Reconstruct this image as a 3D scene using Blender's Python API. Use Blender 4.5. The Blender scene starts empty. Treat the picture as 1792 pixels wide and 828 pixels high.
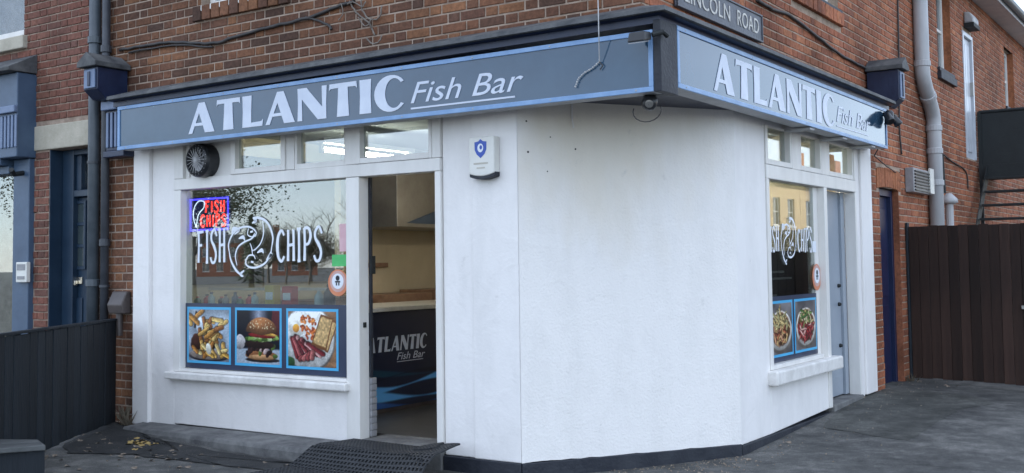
import bpy, bmesh, math, random
from math import sin, cos, pi, radians, sqrt, atan2
from mathutils import Vector, Matrix
import numpy as np

random.seed(7)
sc = bpy.context.scene
col = sc.collection

# ------------------------------------------------------------------ camera
F_PX, PPY, PW, PH = 1911.77, 354.7, 1792.0, 828.0
YAW, PITCH, ROLL = radians(33.908), radians(3.234), radians(-0.762)
CAM = Vector((3.21, -6.32, 1.45))
_h = Vector((-sin(YAW)*cos(PITCH), cos(YAW)*cos(PITCH), sin(PITCH)))
_r0 = Vector((cos(YAW), sin(YAW), 0)); _u0 = _r0.cross(_h)
_r = cos(ROLL)*_r0 + sin(ROLL)*_u0
_u = -sin(ROLL)*_r0 + cos(ROLL)*_u0
cd = bpy.data.cameras.new('camera'); cam = bpy.data.objects.new('camera', cd); col.objects.link(cam)
cam.matrix_world = Matrix(((_r.x, _u.x, -_h.x, CAM.x), (_r.y, _u.y, -_h.y, CAM.y), (_r.z, _u.z, -_h.z, CAM.z), (0, 0, 0, 1)))
cd.sensor_fit = 'HORIZONTAL'; cd.sensor_width = 36.0; cd.lens = F_PX/PW*36.0
cd.shift_y = (PPY - PH/2)/PW
cd.clip_start = 0.05; cd.clip_end = 3000
sc.camera = cam

# ------------------------------------------------------------------ sky, sun, exposure
SUN_EL, SUN_AZ = radians(27), radians(-50)       # azimuth from +Y towards +X: the sun stands behind the shop
w = bpy.data.worlds.new('World'); sc.world = w; w.use_nodes = True
nt = w.node_tree; nt.nodes.clear()
wo = nt.nodes.new('ShaderNodeOutputWorld'); bg = nt.nodes.new('ShaderNodeBackground')
sky = nt.nodes.new('ShaderNodeTexSky'); sky.sky_type = 'NISHITA'; sky.sun_disc = False
sky.sun_elevation = SUN_EL; sky.sun_rotation = SUN_AZ; sky.air_density = 1.0; sky.dust_density = 0.2; sky.ozone_density = 3.0
tc = nt.nodes.new('ShaderNodeTexCoord'); mp = nt.nodes.new('ShaderNodeMapping'); mp.inputs['Scale'].default_value = (1.2, 1.2, 4.0)
nz = nt.nodes.new('ShaderNodeTexNoise'); nz.inputs['Scale'].default_value = 2.2; nz.inputs['Detail'].default_value = 7; nz.inputs['Roughness'].default_value = 0.6
rp = nt.nodes.new('ShaderNodeValToRGB'); rp.color_ramp.elements[0].position = 0.47; rp.color_ramp.elements[1].position = 0.72; rp.color_ramp.elements[0].color = (.5,.5,.5,1); rp.color_ramp.elements[1].color = (.95,.95,.95,1)
mx = nt.nodes.new('ShaderNodeMix'); mx.data_type = 'RGBA'; mx.inputs[7].default_value = (6.4, 7.15, 8.5, 1)
L = nt.links.new
L(tc.outputs['Generated'], mp.inputs['Vector']); L(mp.outputs['Vector'], nz.inputs['Vector']); L(nz.outputs['Fac'], rp.inputs['Fac'])
L(rp.outputs['Color'], mx.inputs[0]); L(sky.outputs['Color'], mx.inputs[6]); L(mx.outputs[2], bg.inputs['Color']); L(bg.outputs['Background'], wo.inputs['Surface'])
bg.inputs['Strength'].default_value = 0.14
sd = bpy.data.lights.new('sun', 'SUN'); sd.energy = 3.2; sd.angle = radians(0.53); sd.color = (1.0, 0.93, 0.82)
sun = bpy.data.objects.new('sun', sd); col.objects.link(sun)
_sv = Vector((sin(SUN_AZ)*cos(SUN_EL), cos(SUN_AZ)*cos(SUN_EL), sin(SUN_EL)))
sun.rotation_euler = _sv.to_track_quat('Z', 'Y').to_euler(); sun.location = _sv*60
sc.view_settings.view_transform = 'Standard'; sc.view_settings.look = 'None'
sc.view_settings.gamma = 1.0; sc.view_settings.exposure = 1.24
sc.render.engine = 'CYCLES'; sc.render.resolution_x = 1024; sc.render.resolution_y = 473
sc.cycles.max_bounces = 8; sc.cycles.transparent_max_bounces = 16

# ------------------------------------------------------------------ pixel -> place
def ray(x, y): return _h + _r*((x-896)/F_PX) - _u*((y-PPY)/F_PX)
def onY(x, y, p=0.0): d = ray(x, y); return CAM + d*((p-CAM.y)/d.y)
def onX(x, y, p=0.0): d = ray(x, y); return CAM + d*((p-CAM.x)/d.x)
def onZ(x, y, p=0.0): d = ray(x, y); return CAM + d*((p-CAM.z)/d.z)
def proj(P):
    d = Vector(P)-CAM; z = d.dot(_h)
    return 896+F_PX*d.dot(_r)/z, PPY-F_PX*d.dot(_u)/z, z

# ------------------------------------------------------------------ builders
class MB:
    def __init__(s): s.v = []; s.f = []
    def add(s, vs, fs):
        n = len(s.v); s.v += [tuple(p) for p in vs]; s.f += [tuple(i+n for i in f) for f in fs]; return s
    def hexa(s, p): return s.add(p, [(0,3,2,1),(4,5,6,7),(0,1,5,4),(1,2,6,5),(2,3,7,6),(3,0,4,7)])
    def box(s, x0, x1, y0, y1, z0, z1):
        return s.hexa([(x0,y0,z0),(x1,y0,z0),(x1,y1,z0),(x0,y1,z0),(x0,y0,z1),(x1,y0,z1),(x1,y1,z1),(x0,y1,z1)])
    def prism(s, base, top):
        n = len(base)
        return s.add(list(base)+list(top), [tuple(range(n))[::-1], tuple(range(n, 2*n))]+[(i, (i+1)%n, n+(i+1)%n, n+i) for i in range(n)])
    def tube(s, pts, r, n=8, cap=True):
        pts = [Vector(p) for p in pts]; rs = r if isinstance(r, (list, tuple)) else [r]*len(pts)
        rings = []; up = None
        for i, p in enumerate(pts):
            d = (pts[min(i+1, len(pts)-1)]-pts[max(i-1, 0)]).normalized()
            if up is None: up = Vector((0,0,1)) if abs(d.z) < .9 else Vector((1,0,0))
            a = d.cross(up)
            if a.length < 1e-5: a = d.orthogonal()
            a.normalize(); b = d.cross(a).normalized(); up = a.cross(d) if abs(a.cross(d).length) > 1e-6 else up
            rings.append([p+(a*cos(2*pi*k/n)+b*sin(2*pi*k/n))*rs[i] for k in range(n)])
        o = len(s.v)
        for g in rings: s.v += [tuple(q) for q in g]
        for i in range(len(rings)-1):
            for k in range(n): s.f.append((o+i*n+k, o+i*n+(k+1)%n, o+(i+1)*n+(k+1)%n, o+(i+1)*n+k))
        if cap: s.f.append(tuple(o+k for k in range(n))[::-1]); s.f.append(tuple(o+(len(rings)-1)*n+k for k in range(n)))
        return s
    def lathe(s, prof, c, ax, n=24):
        """prof: (radius, distance along ax)"""
        ax = Vector(ax).normalized(); a = ax.orthogonal().normalized(); b = ax.cross(a); c = Vector(c); o = len(s.v)
        for r, h in prof:
            for k in range(n): s.v.append(tuple(c+ax*h+(a*cos(2*pi*k/n)+b*sin(2*pi*k/n))*r))
        for i in range(len(prof)-1):
            for k in range(n): s.f.append((o+i*n+k, o+i*n+(k+1)%n, o+(i+1)*n+(k+1)%n, o+(i+1)*n+k))
        s.f.append(tuple(o+k for k in range(n))[::-1]); s.f.append(tuple(o+(len(prof)-1)*n+k for k in range(n)))
        return s

WO = {}
def _wo(p): return WO.get(p.name, Vector((0,0,0))) if p else Vector((0,0,0))
def thing(name, loc, label, cat, group=None, kind=None):
    o = bpy.data.objects.new(name, None); col.objects.link(o); o.location = loc; o.empty_display_size = .1
    WO[o.name] = Vector(loc)
    if kind: o['kind'] = kind
    else: tag(o, label, cat, group)
    return o
def tag(o, label, cat, group=None):
    o['label'] = label; o['category'] = cat
    if group: o['group'] = group
    return o
def part(name, mb, m, parent=None, bevel=0, smooth=False, kind=None, label=None, solid=0, origin=None):
    vs = [Vector(p) for p in mb.v]
    lo = Vector([min(p[i] for p in vs) for i in range(3)]); hi = Vector([max(p[i] for p in vs) for i in range(3)])
    c = Vector(origin) if origin else (lo+hi)/2
    me = bpy.data.meshes.new(name); me.from_pydata([tuple(p-c) for p in vs], [], mb.f)
    b = bmesh.new(); b.from_mesh(me); bmesh.ops.recalc_face_normals(b, faces=b.faces); b.to_mesh(me); b.free()
    me.materials.append(m)
    if smooth: me.polygons.foreach_set('use_smooth', [len(p.vertices) <= 4 for p in me.polygons])
    o = bpy.data.objects.new(name, me); col.objects.link(o); o.location = c-_wo(parent); o.parent = parent; WO[o.name] = c
    if bevel:
        d = o.modifiers.new('bevel', 'BEVEL'); d.width = bevel; d.segments = 2; d.limit_method = 'ANGLE'; d.angle_limit = radians(40)
    if solid:
        d = o.modifiers.new('solid', 'SOLIDIFY'); d.thickness = solid
    if kind: o['kind'] = kind
    if label: o['label'] = label
    return o
class Fr:
    """facade frame: u along the wall (to the right seen from outside), z up, d outwards"""
    def __init__(s, o, t, n): s.o = Vector(o); s.t = Vector(t).normalized(); s.n = Vector(n).normalized()
    def p(s, u, z, d=0): return s.o+s.t*u+s.n*d+Vector((0,0,z))
    def box(s, mb, u0, u1, z0, z1, d0, d1):
        P = s.p; return mb.hexa([P(u0,z0,d0),P(u1,z0,d0),P(u1,z0,d1),P(u0,z0,d1),P(u0,z1,d0),P(u1,z1,d0),P(u1,z1,d1),P(u0,z1,d1)])
FRONT = Fr((0,0,0), (1,0,0), (0,-1,0)); SIDE = Fr((0,0,0), (0,1,0), (1,0,0))
CHA, CHB = Vector((-.985,0,0)), Vector((0,1.495,0)); CHL = (CHB-CHA).length
_ct = (CHB-CHA)/CHL
CHAM = Fr(CHA, _ct, (_ct.y, -_ct.x, 0))
def fbox(fr, *a): return fr.box(MB(), *a)
def fpart(name, fr, a, m, parent, **k): return part(name, fbox(fr, *a), m, parent, **k)

# ------------------------------------------------------------------ materials
def nodes(name):
    m = bpy.data.materials.new(name); m.use_nodes = True; t = m.node_tree; b = t.nodes['Principled BSDF']; return m, t, b
def mat(name, c1, c2=None, scale=6.0, rough=.6, bump=0, bscale=None, metal=0, spec=.5, coat=0, stretch=(1,1,1), detail=5, lo=.35, hi=.65, emit=0, rvar=0, dist=.01, ovar=0):
    m, t, b = nodes(name); c2 = c2 or c1
    tcn = t.nodes.new('ShaderNodeTexCoord'); mpn = t.nodes.new('ShaderNodeMapping'); mpn.inputs['Scale'].default_value = stretch
    t.links.new(tcn.outputs['Object'], mpn.inputs['Vector'])
    n = t.nodes.new('ShaderNodeTexNoise'); n.inputs['Scale'].default_value = scale; n.inputs['Detail'].default_value = detail; n.inputs['Roughness'].default_value = .62
    t.links.new(mpn.outputs['Vector'], n.inputs['Vector'])
    r = t.nodes.new('ShaderNodeValToRGB'); r.color_ramp.elements[0].position = lo; r.color_ramp.elements[1].position = hi
    r.color_ramp.elements[0].color = (*c1, 1); r.color_ramp.elements[1].color = (*c2, 1)
    t.links.new(n.outputs['Fac'], r.inputs['Fac']); t.links.new(r.outputs['Color'], b.inputs['Base Color'])
    if ovar:   # each board a little lighter or darker than its neighbour
        oi = t.nodes.new('ShaderNodeObjectInfo'); mr0 = t.nodes.new('ShaderNodeMapRange'); mr0.inputs['To Min'].default_value = 1-ovar; mr0.inputs['To Max'].default_value = 1+ovar; t.links.new(oi.outputs['Random'], mr0.inputs['Value'])
        vs_ = t.nodes.new('ShaderNodeVectorMath'); vs_.operation = 'SCALE'; t.links.new(r.outputs['Color'], vs_.inputs[0]); t.links.new(mr0.outputs[0], vs_.inputs['Scale']); t.links.new(vs_.outputs[0], b.inputs['Base Color'])
    b.inputs['Roughness'].default_value = rough; b.inputs['Metallic'].default_value = metal; b.inputs['Specular IOR Level'].default_value = spec
    b.inputs['Coat Weight'].default_value = coat; b.inputs['Coat Roughness'].default_value = .06
    if rvar:
        mr = t.nodes.new('ShaderNodeMapRange'); mr.inputs['To Min'].default_value = max(.02, rough-rvar); mr.inputs['To Max'].default_value = min(1, rough+rvar)
        t.links.new(n.outputs['Fac'], mr.inputs['Value']); t.links.new(mr.outputs['Result'], b.inputs['Roughness'])
    if bump:
        n2 = t.nodes.new('ShaderNodeTexNoise'); n2.inputs['Scale'].default_value = bscale or scale*6; n2.inputs['Detail'].default_value = 4
        t.links.new(mpn.outputs['Vector'], n2.inputs['Vector'])
        bn = t.nodes.new('ShaderNodeBump'); bn.inputs['Strength'].default_value = bump; bn.inputs['Distance'].default_value = dist
        t.links.new(n2.outputs['Fac'], bn.inputs['Height']); t.links.new(bn.outputs['Normal'], b.inputs['Normal'])
    if emit:
        t.links.new(r.outputs['Color'], b.inputs['Emission Color']); b.inputs['Emission Strength'].default_value = emit
    return m
def brick_mat(name, cols, rough=.85):
    m, t, b = nodes(name)
    oi = t.nodes.new('ShaderNodeObjectInfo'); ge = t.nodes.new('ShaderNodeNewGeometry')
    a = t.nodes.new('ShaderNodeMath'); a.operation = 'ADD'; fr = t.nodes.new('ShaderNodeMath'); fr.operation = 'FRACT'
    t.links.new(oi.outputs['Random'], a.inputs[0]); t.links.new(ge.outputs['Random Per Island'], a.inputs[1]); t.links.new(a.outputs[0], fr.inputs[0])
    r = t.nodes.new('ShaderNodeValToRGB'); r.color_ramp.interpolation = 'LINEAR'
    while len(r.color_ramp.elements) < len(cols): r.color_ramp.elements.new(.5)
    for i, c in enumerate(cols): r.color_ramp.elements[i].position = i/(len(cols)-1); r.color_ramp.elements[i].color = (*c, 1)
    t.links.new(fr.outputs[0], r.inputs['Fac'])
    n = t.nodes.new('ShaderNodeTexNoise'); n.inputs['Scale'].default_value = 26; n.inputs['Detail'].default_value = 6; n.inputs['Roughness'].default_value = .7
    n3 = t.nodes.new('ShaderNodeTexNoise'); n3.inputs['Scale'].default_value = 1.1; n3.inputs['Detail'].default_value = 5
    for q in (n, n3): t.links.new(ge.outputs['Position'], q.inputs['Vector'])
    h = t.nodes.new('ShaderNodeMapRange'); h.inputs['From Min'].default_value = .3; h.inputs['From Max'].default_value = .7; h.inputs['To Min'].default_value = .55; h.inputs['To Max'].default_value = 1.3
    t.links.new(n.outputs['Fac'], h.inputs['Value'])
    h3 = t.nodes.new('ShaderNodeMapRange'); h3.inputs['From Min'].default_value = .35; h3.inputs['From Max'].default_value = .65; h3.inputs['To Min'].default_value = .6; h3.inputs['To Max'].default_value = 1.2
    t.links.new(n3.outputs['Fac'], h3.inputs['Value'])
    mu = t.nodes.new('ShaderNodeMath'); mu.operation = 'MULTIPLY'; t.links.new(h.outputs[0], mu.inputs[0]); t.links.new(h3.outputs[0], mu.inputs[1])
    vm = t.nodes.new('ShaderNodeVectorMath'); vm.operation = 'SCALE'; t.links.new(r.outputs['Color'], vm.inputs[0]); t.links.new(mu.outputs[0], vm.inputs['Scale'])
    t.links.new(vm.outputs[0], b.inputs['Base Color']); b.inputs['Roughness'].default_value = rough; b.inputs['Specular IOR Level'].default_value = .25
    bn = t.nodes.new('ShaderNodeBump'); bn.inputs['Strength'].default_value = .5; bn.inputs['Distance'].default_value = .006
    t.links.new(n.outputs['Fac'], bn.inputs['Height']); t.links.new(bn.outputs['Normal'], b.inputs['Normal'])
    return m
def glass_mat(name, f0=.06, tint=(.9,.94,.93), rough=0.0):
    m = bpy.data.materials.new(name); m.use_nodes = True; t = m.node_tree; t.nodes.clear()
    o = t.nodes.new('ShaderNodeOutputMaterial'); mixs = t.nodes.new('ShaderNodeMixShader'); tr = t.nodes.new('ShaderNodeBsdfTransparent'); gl = t.nodes.new('ShaderNodeBsdfGlossy')
    tr.inputs['Color'].default_value = (*tint, 1); gl.inputs['Roughness'].default_value = rough
    g = t.nodes.new('ShaderNodeNewGeometry'); d = t.nodes.new('ShaderNodeVectorMath'); d.operation = 'DOT_PRODUCT'
    t.links.new(g.outputs['Normal'], d.inputs[0]); t.links.new(g.outputs['Incoming'], d.inputs[1])
    ab = t.nodes.new('ShaderNodeMath'); ab.operation = 'ABSOLUTE'; t.links.new(d.outputs['Value'], ab.inputs[0])
    om = t.nodes.new('ShaderNodeMath'); om.operation = 'SUBTRACT'; om.inputs[0].default_value = 1; t.links.new(ab.outputs[0], om.inputs[1])
    pw = t.nodes.new('ShaderNodeMath'); pw.operation = 'POWER'; pw.inputs[1].default_value = 5; t.links.new(om.outputs[0], pw.inputs[0])
    ma = t.nodes.new('ShaderNodeMath'); ma.operation = 'MULTIPLY_ADD'; ma.inputs[1].default_value = 1-f0; ma.inputs[2].default_value = f0; t.links.new(pw.outputs[0], ma.inputs[0])
    t.links.new(ma.outputs[0], mixs.inputs[0]); t.links.new(tr.outputs[0], mixs.inputs[1]); t.links.new(gl.outputs[0], mixs.inputs[2]); t.links.new(mixs.outputs[0], o.inputs['Surface'])
    return m
def attr_mat(name, rough=.35, coat=.3):
    m, t, b = nodes(name); a = t.nodes.new('ShaderNodeAttribute'); a.attribute_name = 'print'
    t.links.new(a.outputs['Color'], b.inputs['Base Color']); b.inputs['Roughness'].default_value = rough; b.inputs['Coat Weight'].default_value = coat
    return m
def render_mat(name, c, dirt, bumpscale, bump, warm=None):
    """painted masonry render: faint roller unevenness, grime drips with a shape of their own, relief"""
    m, t, b = nodes(name); g = t.nodes.new('ShaderNodeNewGeometry')
    mp1 = t.nodes.new('ShaderNodeMapping'); mp1.inputs['Scale'].default_value = (1.6, 1.6, .5); t.links.new(g.outputs['Position'], mp1.inputs['Vector'])
    n1 = t.nodes.new('ShaderNodeTexNoise'); n1.inputs['Scale'].default_value = 2.6; n1.inputs['Detail'].default_value = 8; n1.inputs['Roughness'].default_value = .65; t.links.new(mp1.outputs[0], n1.inputs['Vector'])
    r1 = t.nodes.new('ShaderNodeValToRGB'); r1.color_ramp.elements[0].position = .45; r1.color_ramp.elements[1].position = .8
    r1.color_ramp.elements[0].color = (*c, 1); r1.color_ramp.elements[1].color = (*dirt, 1); t.links.new(n1.outputs['Fac'], r1.inputs['Fac'])
    # a yellowed run-off stain of its own ragged shape on the roughcast only
    mB = t.nodes.new('ShaderNodeMix'); mB.data_type = 'RGBA'; t.links.new(r1.outputs['Color'], mB.inputs[6]); mB.inputs[0].default_value = 0
    if warm:
        ds = t.nodes.new('ShaderNodeVectorMath'); ds.operation = 'DISTANCE'; ds.inputs[1].default_value = (-.62, .60, 2.42)
        n2 = t.nodes.new('ShaderNodeTexNoise'); n2.inputs['Scale'].default_value = 3.0; n2.inputs['Detail'].default_value = 6
        mp2 = t.nodes.new('ShaderNodeMapping'); mp2.inputs['Scale'].default_value = (1.2, 1.2, .5); t.links.new(g.outputs['Position'], mp2.inputs['Vector']); t.links.new(mp2.outputs[0], n2.inputs['Vector'])
        ad = t.nodes.new('ShaderNodeMath'); ad.operation = 'MULTIPLY_ADD'; ad.inputs[1].default_value = -1.3; t.links.new(n2.outputs['Fac'], ad.inputs[0]); t.links.new(g.outputs['Position'], ds.inputs[0]); t.links.new(ds.outputs['Value'], ad.inputs[2])
        r2 = t.nodes.new('ShaderNodeMapRange'); r2.inputs['From Min'].default_value = .30; r2.inputs['From Max'].default_value = -.40; r2.inputs['To Max'].default_value = .45; t.links.new(ad.outputs[0], r2.inputs['Value'])
        mB.inputs[7].default_value = (*warm, 1); t.links.new(r2.outputs[0], mB.inputs[0])
    ns_ = t.nodes.new('ShaderNodeTexNoise'); ns_.inputs['Scale'].default_value = 7; ns_.inputs['Detail'].default_value = 9; ns_.inputs['Roughness'].default_value = .75; t.links.new(g.outputs['Position'], ns_.inputs['Vector'])
    rs_ = t.nodes.new('ShaderNodeMapRange'); rs_.inputs['From Min'].default_value = .62; rs_.inputs['From Max'].default_value = .74; rs_.inputs['To Max'].default_value = .5; t.links.new(ns_.outputs['Fac'], rs_.inputs['Value'])
    mS = t.nodes.new('ShaderNodeMix'); mS.data_type = 'RGBA'; mS.inputs[7].default_value = (.5,.48,.45,1); t.links.new(mB.outputs[2], mS.inputs[6]); t.links.new(rs_.outputs[0], mS.inputs[0])
    t.links.new(mS.outputs[2], b.inputs['Base Color']); b.inputs['Roughness'].default_value = .62; b.inputs['Specular IOR Level'].default_value = .3
    n3 = t.nodes.new('ShaderNodeTexNoise'); n3.inputs['Scale'].default_value = bumpscale; n3.inputs['Detail'].default_value = 5; t.links.new(g.outputs['Position'], n3.inputs['Vector'])
    bn = t.nodes.new('ShaderNodeBump'); bn.inputs['Strength'].default_value = bump; bn.inputs['Distance'].default_value = .012
    t.links.new(n3.outputs['Fac'], bn.inputs['Height'])
    n4 = t.nodes.new('ShaderNodeTexNoise'); n4.inputs['Scale'].default_value = 4.5; n4.inputs['Detail'].default_value = 6; n4.inputs['Distortion'].default_value = .8; t.links.new(g.outputs['Position'], n4.inputs['Vector'])
    b4 = t.nodes.new('ShaderNodeBump'); b4.inputs['Strength'].default_value = .22; b4.inputs['Distance'].default_value = .035; t.links.new(n4.outputs['Fac'], b4.inputs['Height']); t.links.new(bn.outputs['Normal'], b4.inputs['Normal']); t.links.new(b4.outputs['Normal'], b.inputs['Normal'])
    return m

M = {}
M['white_wall'] = render_mat('white_wall', (.81,.785,.765), (.71,.69,.67), 45, .12)
M['roughcast'] = render_mat('roughcast', (.82,.79,.76), (.74,.715,.685), 60, .34, warm=(.70,.61,.45))
M['white_wood'] = mat('white_wood', (.77,.75,.715), (.68,.66,.625), 5, .42, .12, 40, stretch=(1,1,.3), rvar=.08)
M['sill_white'] = mat('sill_white', (.81,.79,.76), (.64,.62,.59), 7, .5, .15, 50, rvar=.1)
M['plinth'] = mat('plinth', (.010,.013,.022), (.032,.036,.046), 5, .6, .4, 40, lo=.4, hi=.75)
M['concrete'] = mat('concrete', (.075,.075,.078), (.18,.18,.175), 6, .85, .5, 50)
M['mortar'] = mat('mortar', (.25,.18,.13), (.42,.32,.245), 7, .95, .6, 70)
M['mortar_dark'] = mat('mortar_dark', (.22,.16,.12), (.40,.31,.245), 7, .95, .6, 70)
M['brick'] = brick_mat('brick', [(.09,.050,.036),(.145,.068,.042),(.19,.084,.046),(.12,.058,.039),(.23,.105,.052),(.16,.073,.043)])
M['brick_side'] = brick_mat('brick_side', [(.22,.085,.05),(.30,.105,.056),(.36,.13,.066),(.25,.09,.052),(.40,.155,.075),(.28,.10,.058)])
M['brick_left'] = brick_mat('brick_left', [(.14,.07,.055),(.20,.082,.058),(.18,.075,.055),(.22,.10,.07)])
M['brick_fired'] = brick_mat('brick_fired', [(.30,.11,.055),(.37,.14,.065),(.33,.12,.06)])
M['lead'] = mat('lead', (.035,.038,.044), (.12,.122,.122), 5, .7, .5, 30, rvar=.15)
M['navy'] = mat('navy', (.006,.013,.040), (.011,.022,.060), 5, .38, .15, 30, rvar=.1)
M['navy_pale'] = mat('navy_pale', (.11,.16,.26), (.15,.20,.31), 6, .45, .1, 30)
M['door_navy'] = mat('door_navy', (.011,.027,.052), (.017,.038,.068), 4, .35, .1, 30, rvar=.08)
M['shop_navy'] = mat('shop_navy', (.05,.085,.14), (.068,.11,.175), 4, .45, .12, 30)
M['blue_door'] = mat('blue_door', (.006,.012,.046), (.009,.018,.062), 5, .4, .1, 30)
M['grey_door'] = mat('grey_door', (.27,.31,.36), (.31,.35,.40), 3, .35, .05, 30)
M['sign_panel'] = mat('sign_panel', (.022,.060,.108), (.030,.074,.128), 3, .13, .02, 12, coat=.55, spec=.45, rvar=.04)
M['sign_frame'] = mat('sign_frame', (.14,.26,.46), (.22,.36,.58), 5, .32, .05, 30)
M['sign_white'] = mat('sign_white', (.52,.57,.67), (.60,.65,.74), 6, .35)
M['plate_black'] = mat('plate_black', (.035,.04,.055), (.065,.07,.09), 8, .45, .3, 40)
M['plate_white'] = mat('plate_white', (.62,.60,.55), (.42,.40,.37), 25, .6)
M['pipe_dark'] = mat('pipe_dark', (.045,.058,.07), (.075,.09,.105), 6, .45, .15, 30, rvar=.1)
M['pipe_black'] = mat('pipe_black', (.028,.032,.04), (.05,.055,.066), 6, .5, .15, 30)
M['pipe_grey'] = mat('pipe_grey', (.33,.335,.345), (.44,.44,.445), 4, .5, .1, 30, stretch=(1,1,.3))
M['stone'] = mat('stone', (.36,.33,.26), (.47,.43,.35), 6, .85, .4, 50)
M['fence_black'] = mat('fence_black', (.007,.010,.014), (.015,.020,.026), 5, .65, .5, 60, stretch=(1,1,.12), rvar=.1, spec=.3, ovar=.3)
M['gate_brown'] = mat('gate_brown', (.013,.008,.007), (.044,.024,.018), 4, .7, .4, 50, stretch=(1,1,.12), rvar=.12, spec=.25, ovar=.45)
M['black_metal'] = mat('black_metal', (.006,.009,.010), (.013,.017,.018), 6, .65, .2, 30, rvar=.1)
M['black_plastic'] = mat('black_plastic', (.012,.013,.016), (.02,.021,.024), 9, .35)
M['grey_plastic'] = mat('grey_plastic', (.22,.22,.23), (.3,.3,.31), 9, .4)
M['white_plastic'] = mat('white_plastic', (.66,.65,.60), (.72,.71,.66), 8, .35)
M['upvc'] = mat('upvc', (.46,.48,.52), (.54,.56,.60), 4, .3)
M['blue_print'] = mat('blue_print', (.03,.08,.38), (.035,.09,.42), 8, .4)
M['rubber'] = mat('rubber', (.012,.014,.017), (.028,.03,.034), 12, .7, .3, 60)
M['cable'] = mat('cable', (.02,.018,.018), (.045,.04,.038), 10, .6)
M['vine'] = mat('vine', (.12,.10,.085), (.24,.21,.18), 14, .9, .4, 80)
M['wire_pale'] = mat('wire_pale', (.36,.36,.36), (.5,.5,.5), 14, .5)
M['steel'] = mat('steel', (.32,.31,.29), (.42,.41,.39), 4, .38, .05, 30, metal=.9, rvar=.1)
M['brass'] = mat('brass', (.75,.70,.60), (.8,.76,.68), 8, .2, metal=1)
M['meter_brown'] = mat('meter_brown', (.05,.04,.038), (.08,.065,.06), 6, .5)
M['leaf_litter'] = mat('leaf_litter', (.30,.19,.06), (.45,.33,.12), 30, .8)
M['leaf_dull'] = mat('leaf_dull', (.12,.09,.065), (.28,.23,.18), 30, .8)
M['glass'] = glass_mat('glass', .24, (.80,.86,.85))
M['glass_house'] = glass_mat('glass_house', .10, (.80,.85,.88))
M['vinyl_white'] = mat('vinyl_white', (.78,.82,.88), (.72,.76,.82), 20, .45)
M['vinyl_dark'] = mat('vinyl_dark', (.035,.045,.08), (.042,.055,.095), 5, .4, coat=.2)
M['poster_blue'] = mat('poster_blue', (.07,.38,.66), (.08,.42,.70), 5, .4)
M['print'] = attr_mat('print')
M['print_matte'] = attr_mat('print_matte', .5, .1)
M['cream'] = mat('cream', (.60,.50,.33), (.68,.58,.40), 2.5, .6, .05, 20)
M['ceiling'] = mat('ceiling', (.46,.50,.54), (.52,.56,.60), 3, .8)
M['floor_dark'] = mat('floor_dark', (.045,.043,.042), (.07,.066,.062), 6, .4, .1, 40)
M['counter_dark'] = mat('counter_dark', (.006,.009,.022), (.008,.012,.028), 5, .3)
M['counter_top'] = mat('counter_top', (.42,.39,.33), (.5,.47,.4), 12, .35)
M['board_dark'] = mat('board_dark', (.012,.014,.018), (.02,.022,.028), 5, .5)
M['tile_brown'] = mat('tile_brown', (.24,.13,.08), (.34,.2,.12), 9, .4)
M['led_red'] = mat('led_red', (1,.03,.02), (1,.04,.03), 5, .5, emit=2.0)
M['led_blue'] = mat('led_blue', (.07,.05,1), (.08,.06,1), 5, .5, emit=1.8)
M['led_white'] = mat('led_white', (.75,.85,1), (.75,.85,1), 5, .5, emit=.9)
M['led_back'] = mat('led_back', (.012,.008,.10), (.016,.012,.13), 5, .25)
M['tube_light'] = mat('tube_light', (1,.93,.80), (1,.93,.80), 5, .5, emit=24)
# ------------------------------------------------------------------ ground
def ss(a, b, x):
    t = min(1, max(0, (x-a)/(b-a))); return t*t*(3-2*t)
def gz(x, y):
    z = .10*ss(1.2, 5, y)*(1-.55*ss(0, 2, x))*ss(-2, -.3, x) if y > 0 else 0
    z += .055*ss(-3.2, -5.2, x)*ss(-6, -1.5, y)*ss(3, .5, y)
    z -= .02*ss(-2.6, -1.6, x)*ss(1.0, -.2, x)*ss(-3, -.5, y)*ss(2.0, .4, y)
    return z*ss(40, 15, abs(x))
def axis(lo, hi, step, far):
    a = list(np.arange(lo, hi+1e-6, step)); d = step; p = a[-1]; q = a[0]; R_, L_ = [], []
    while p < far: d *= 1.6; p += d; q -= d; R_.append(p); L_.append(q)
    return L_[::-1]+a+R_
gx, gy = axis(-8, 6, .1, 900), axis(-4, 8, .1, 900)
g = MB(); g.v = [(x, y, gz(x, y)+random.uniform(-.0015, .0015)) for y in gy for x in gx]
nx = len(gx); g.f = [(j*nx+i, j*nx+i+1, (j+1)*nx+i+1, (j+1)*nx+i) for j in range(len(gy)-1) for i in range(nx-1)]
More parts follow.
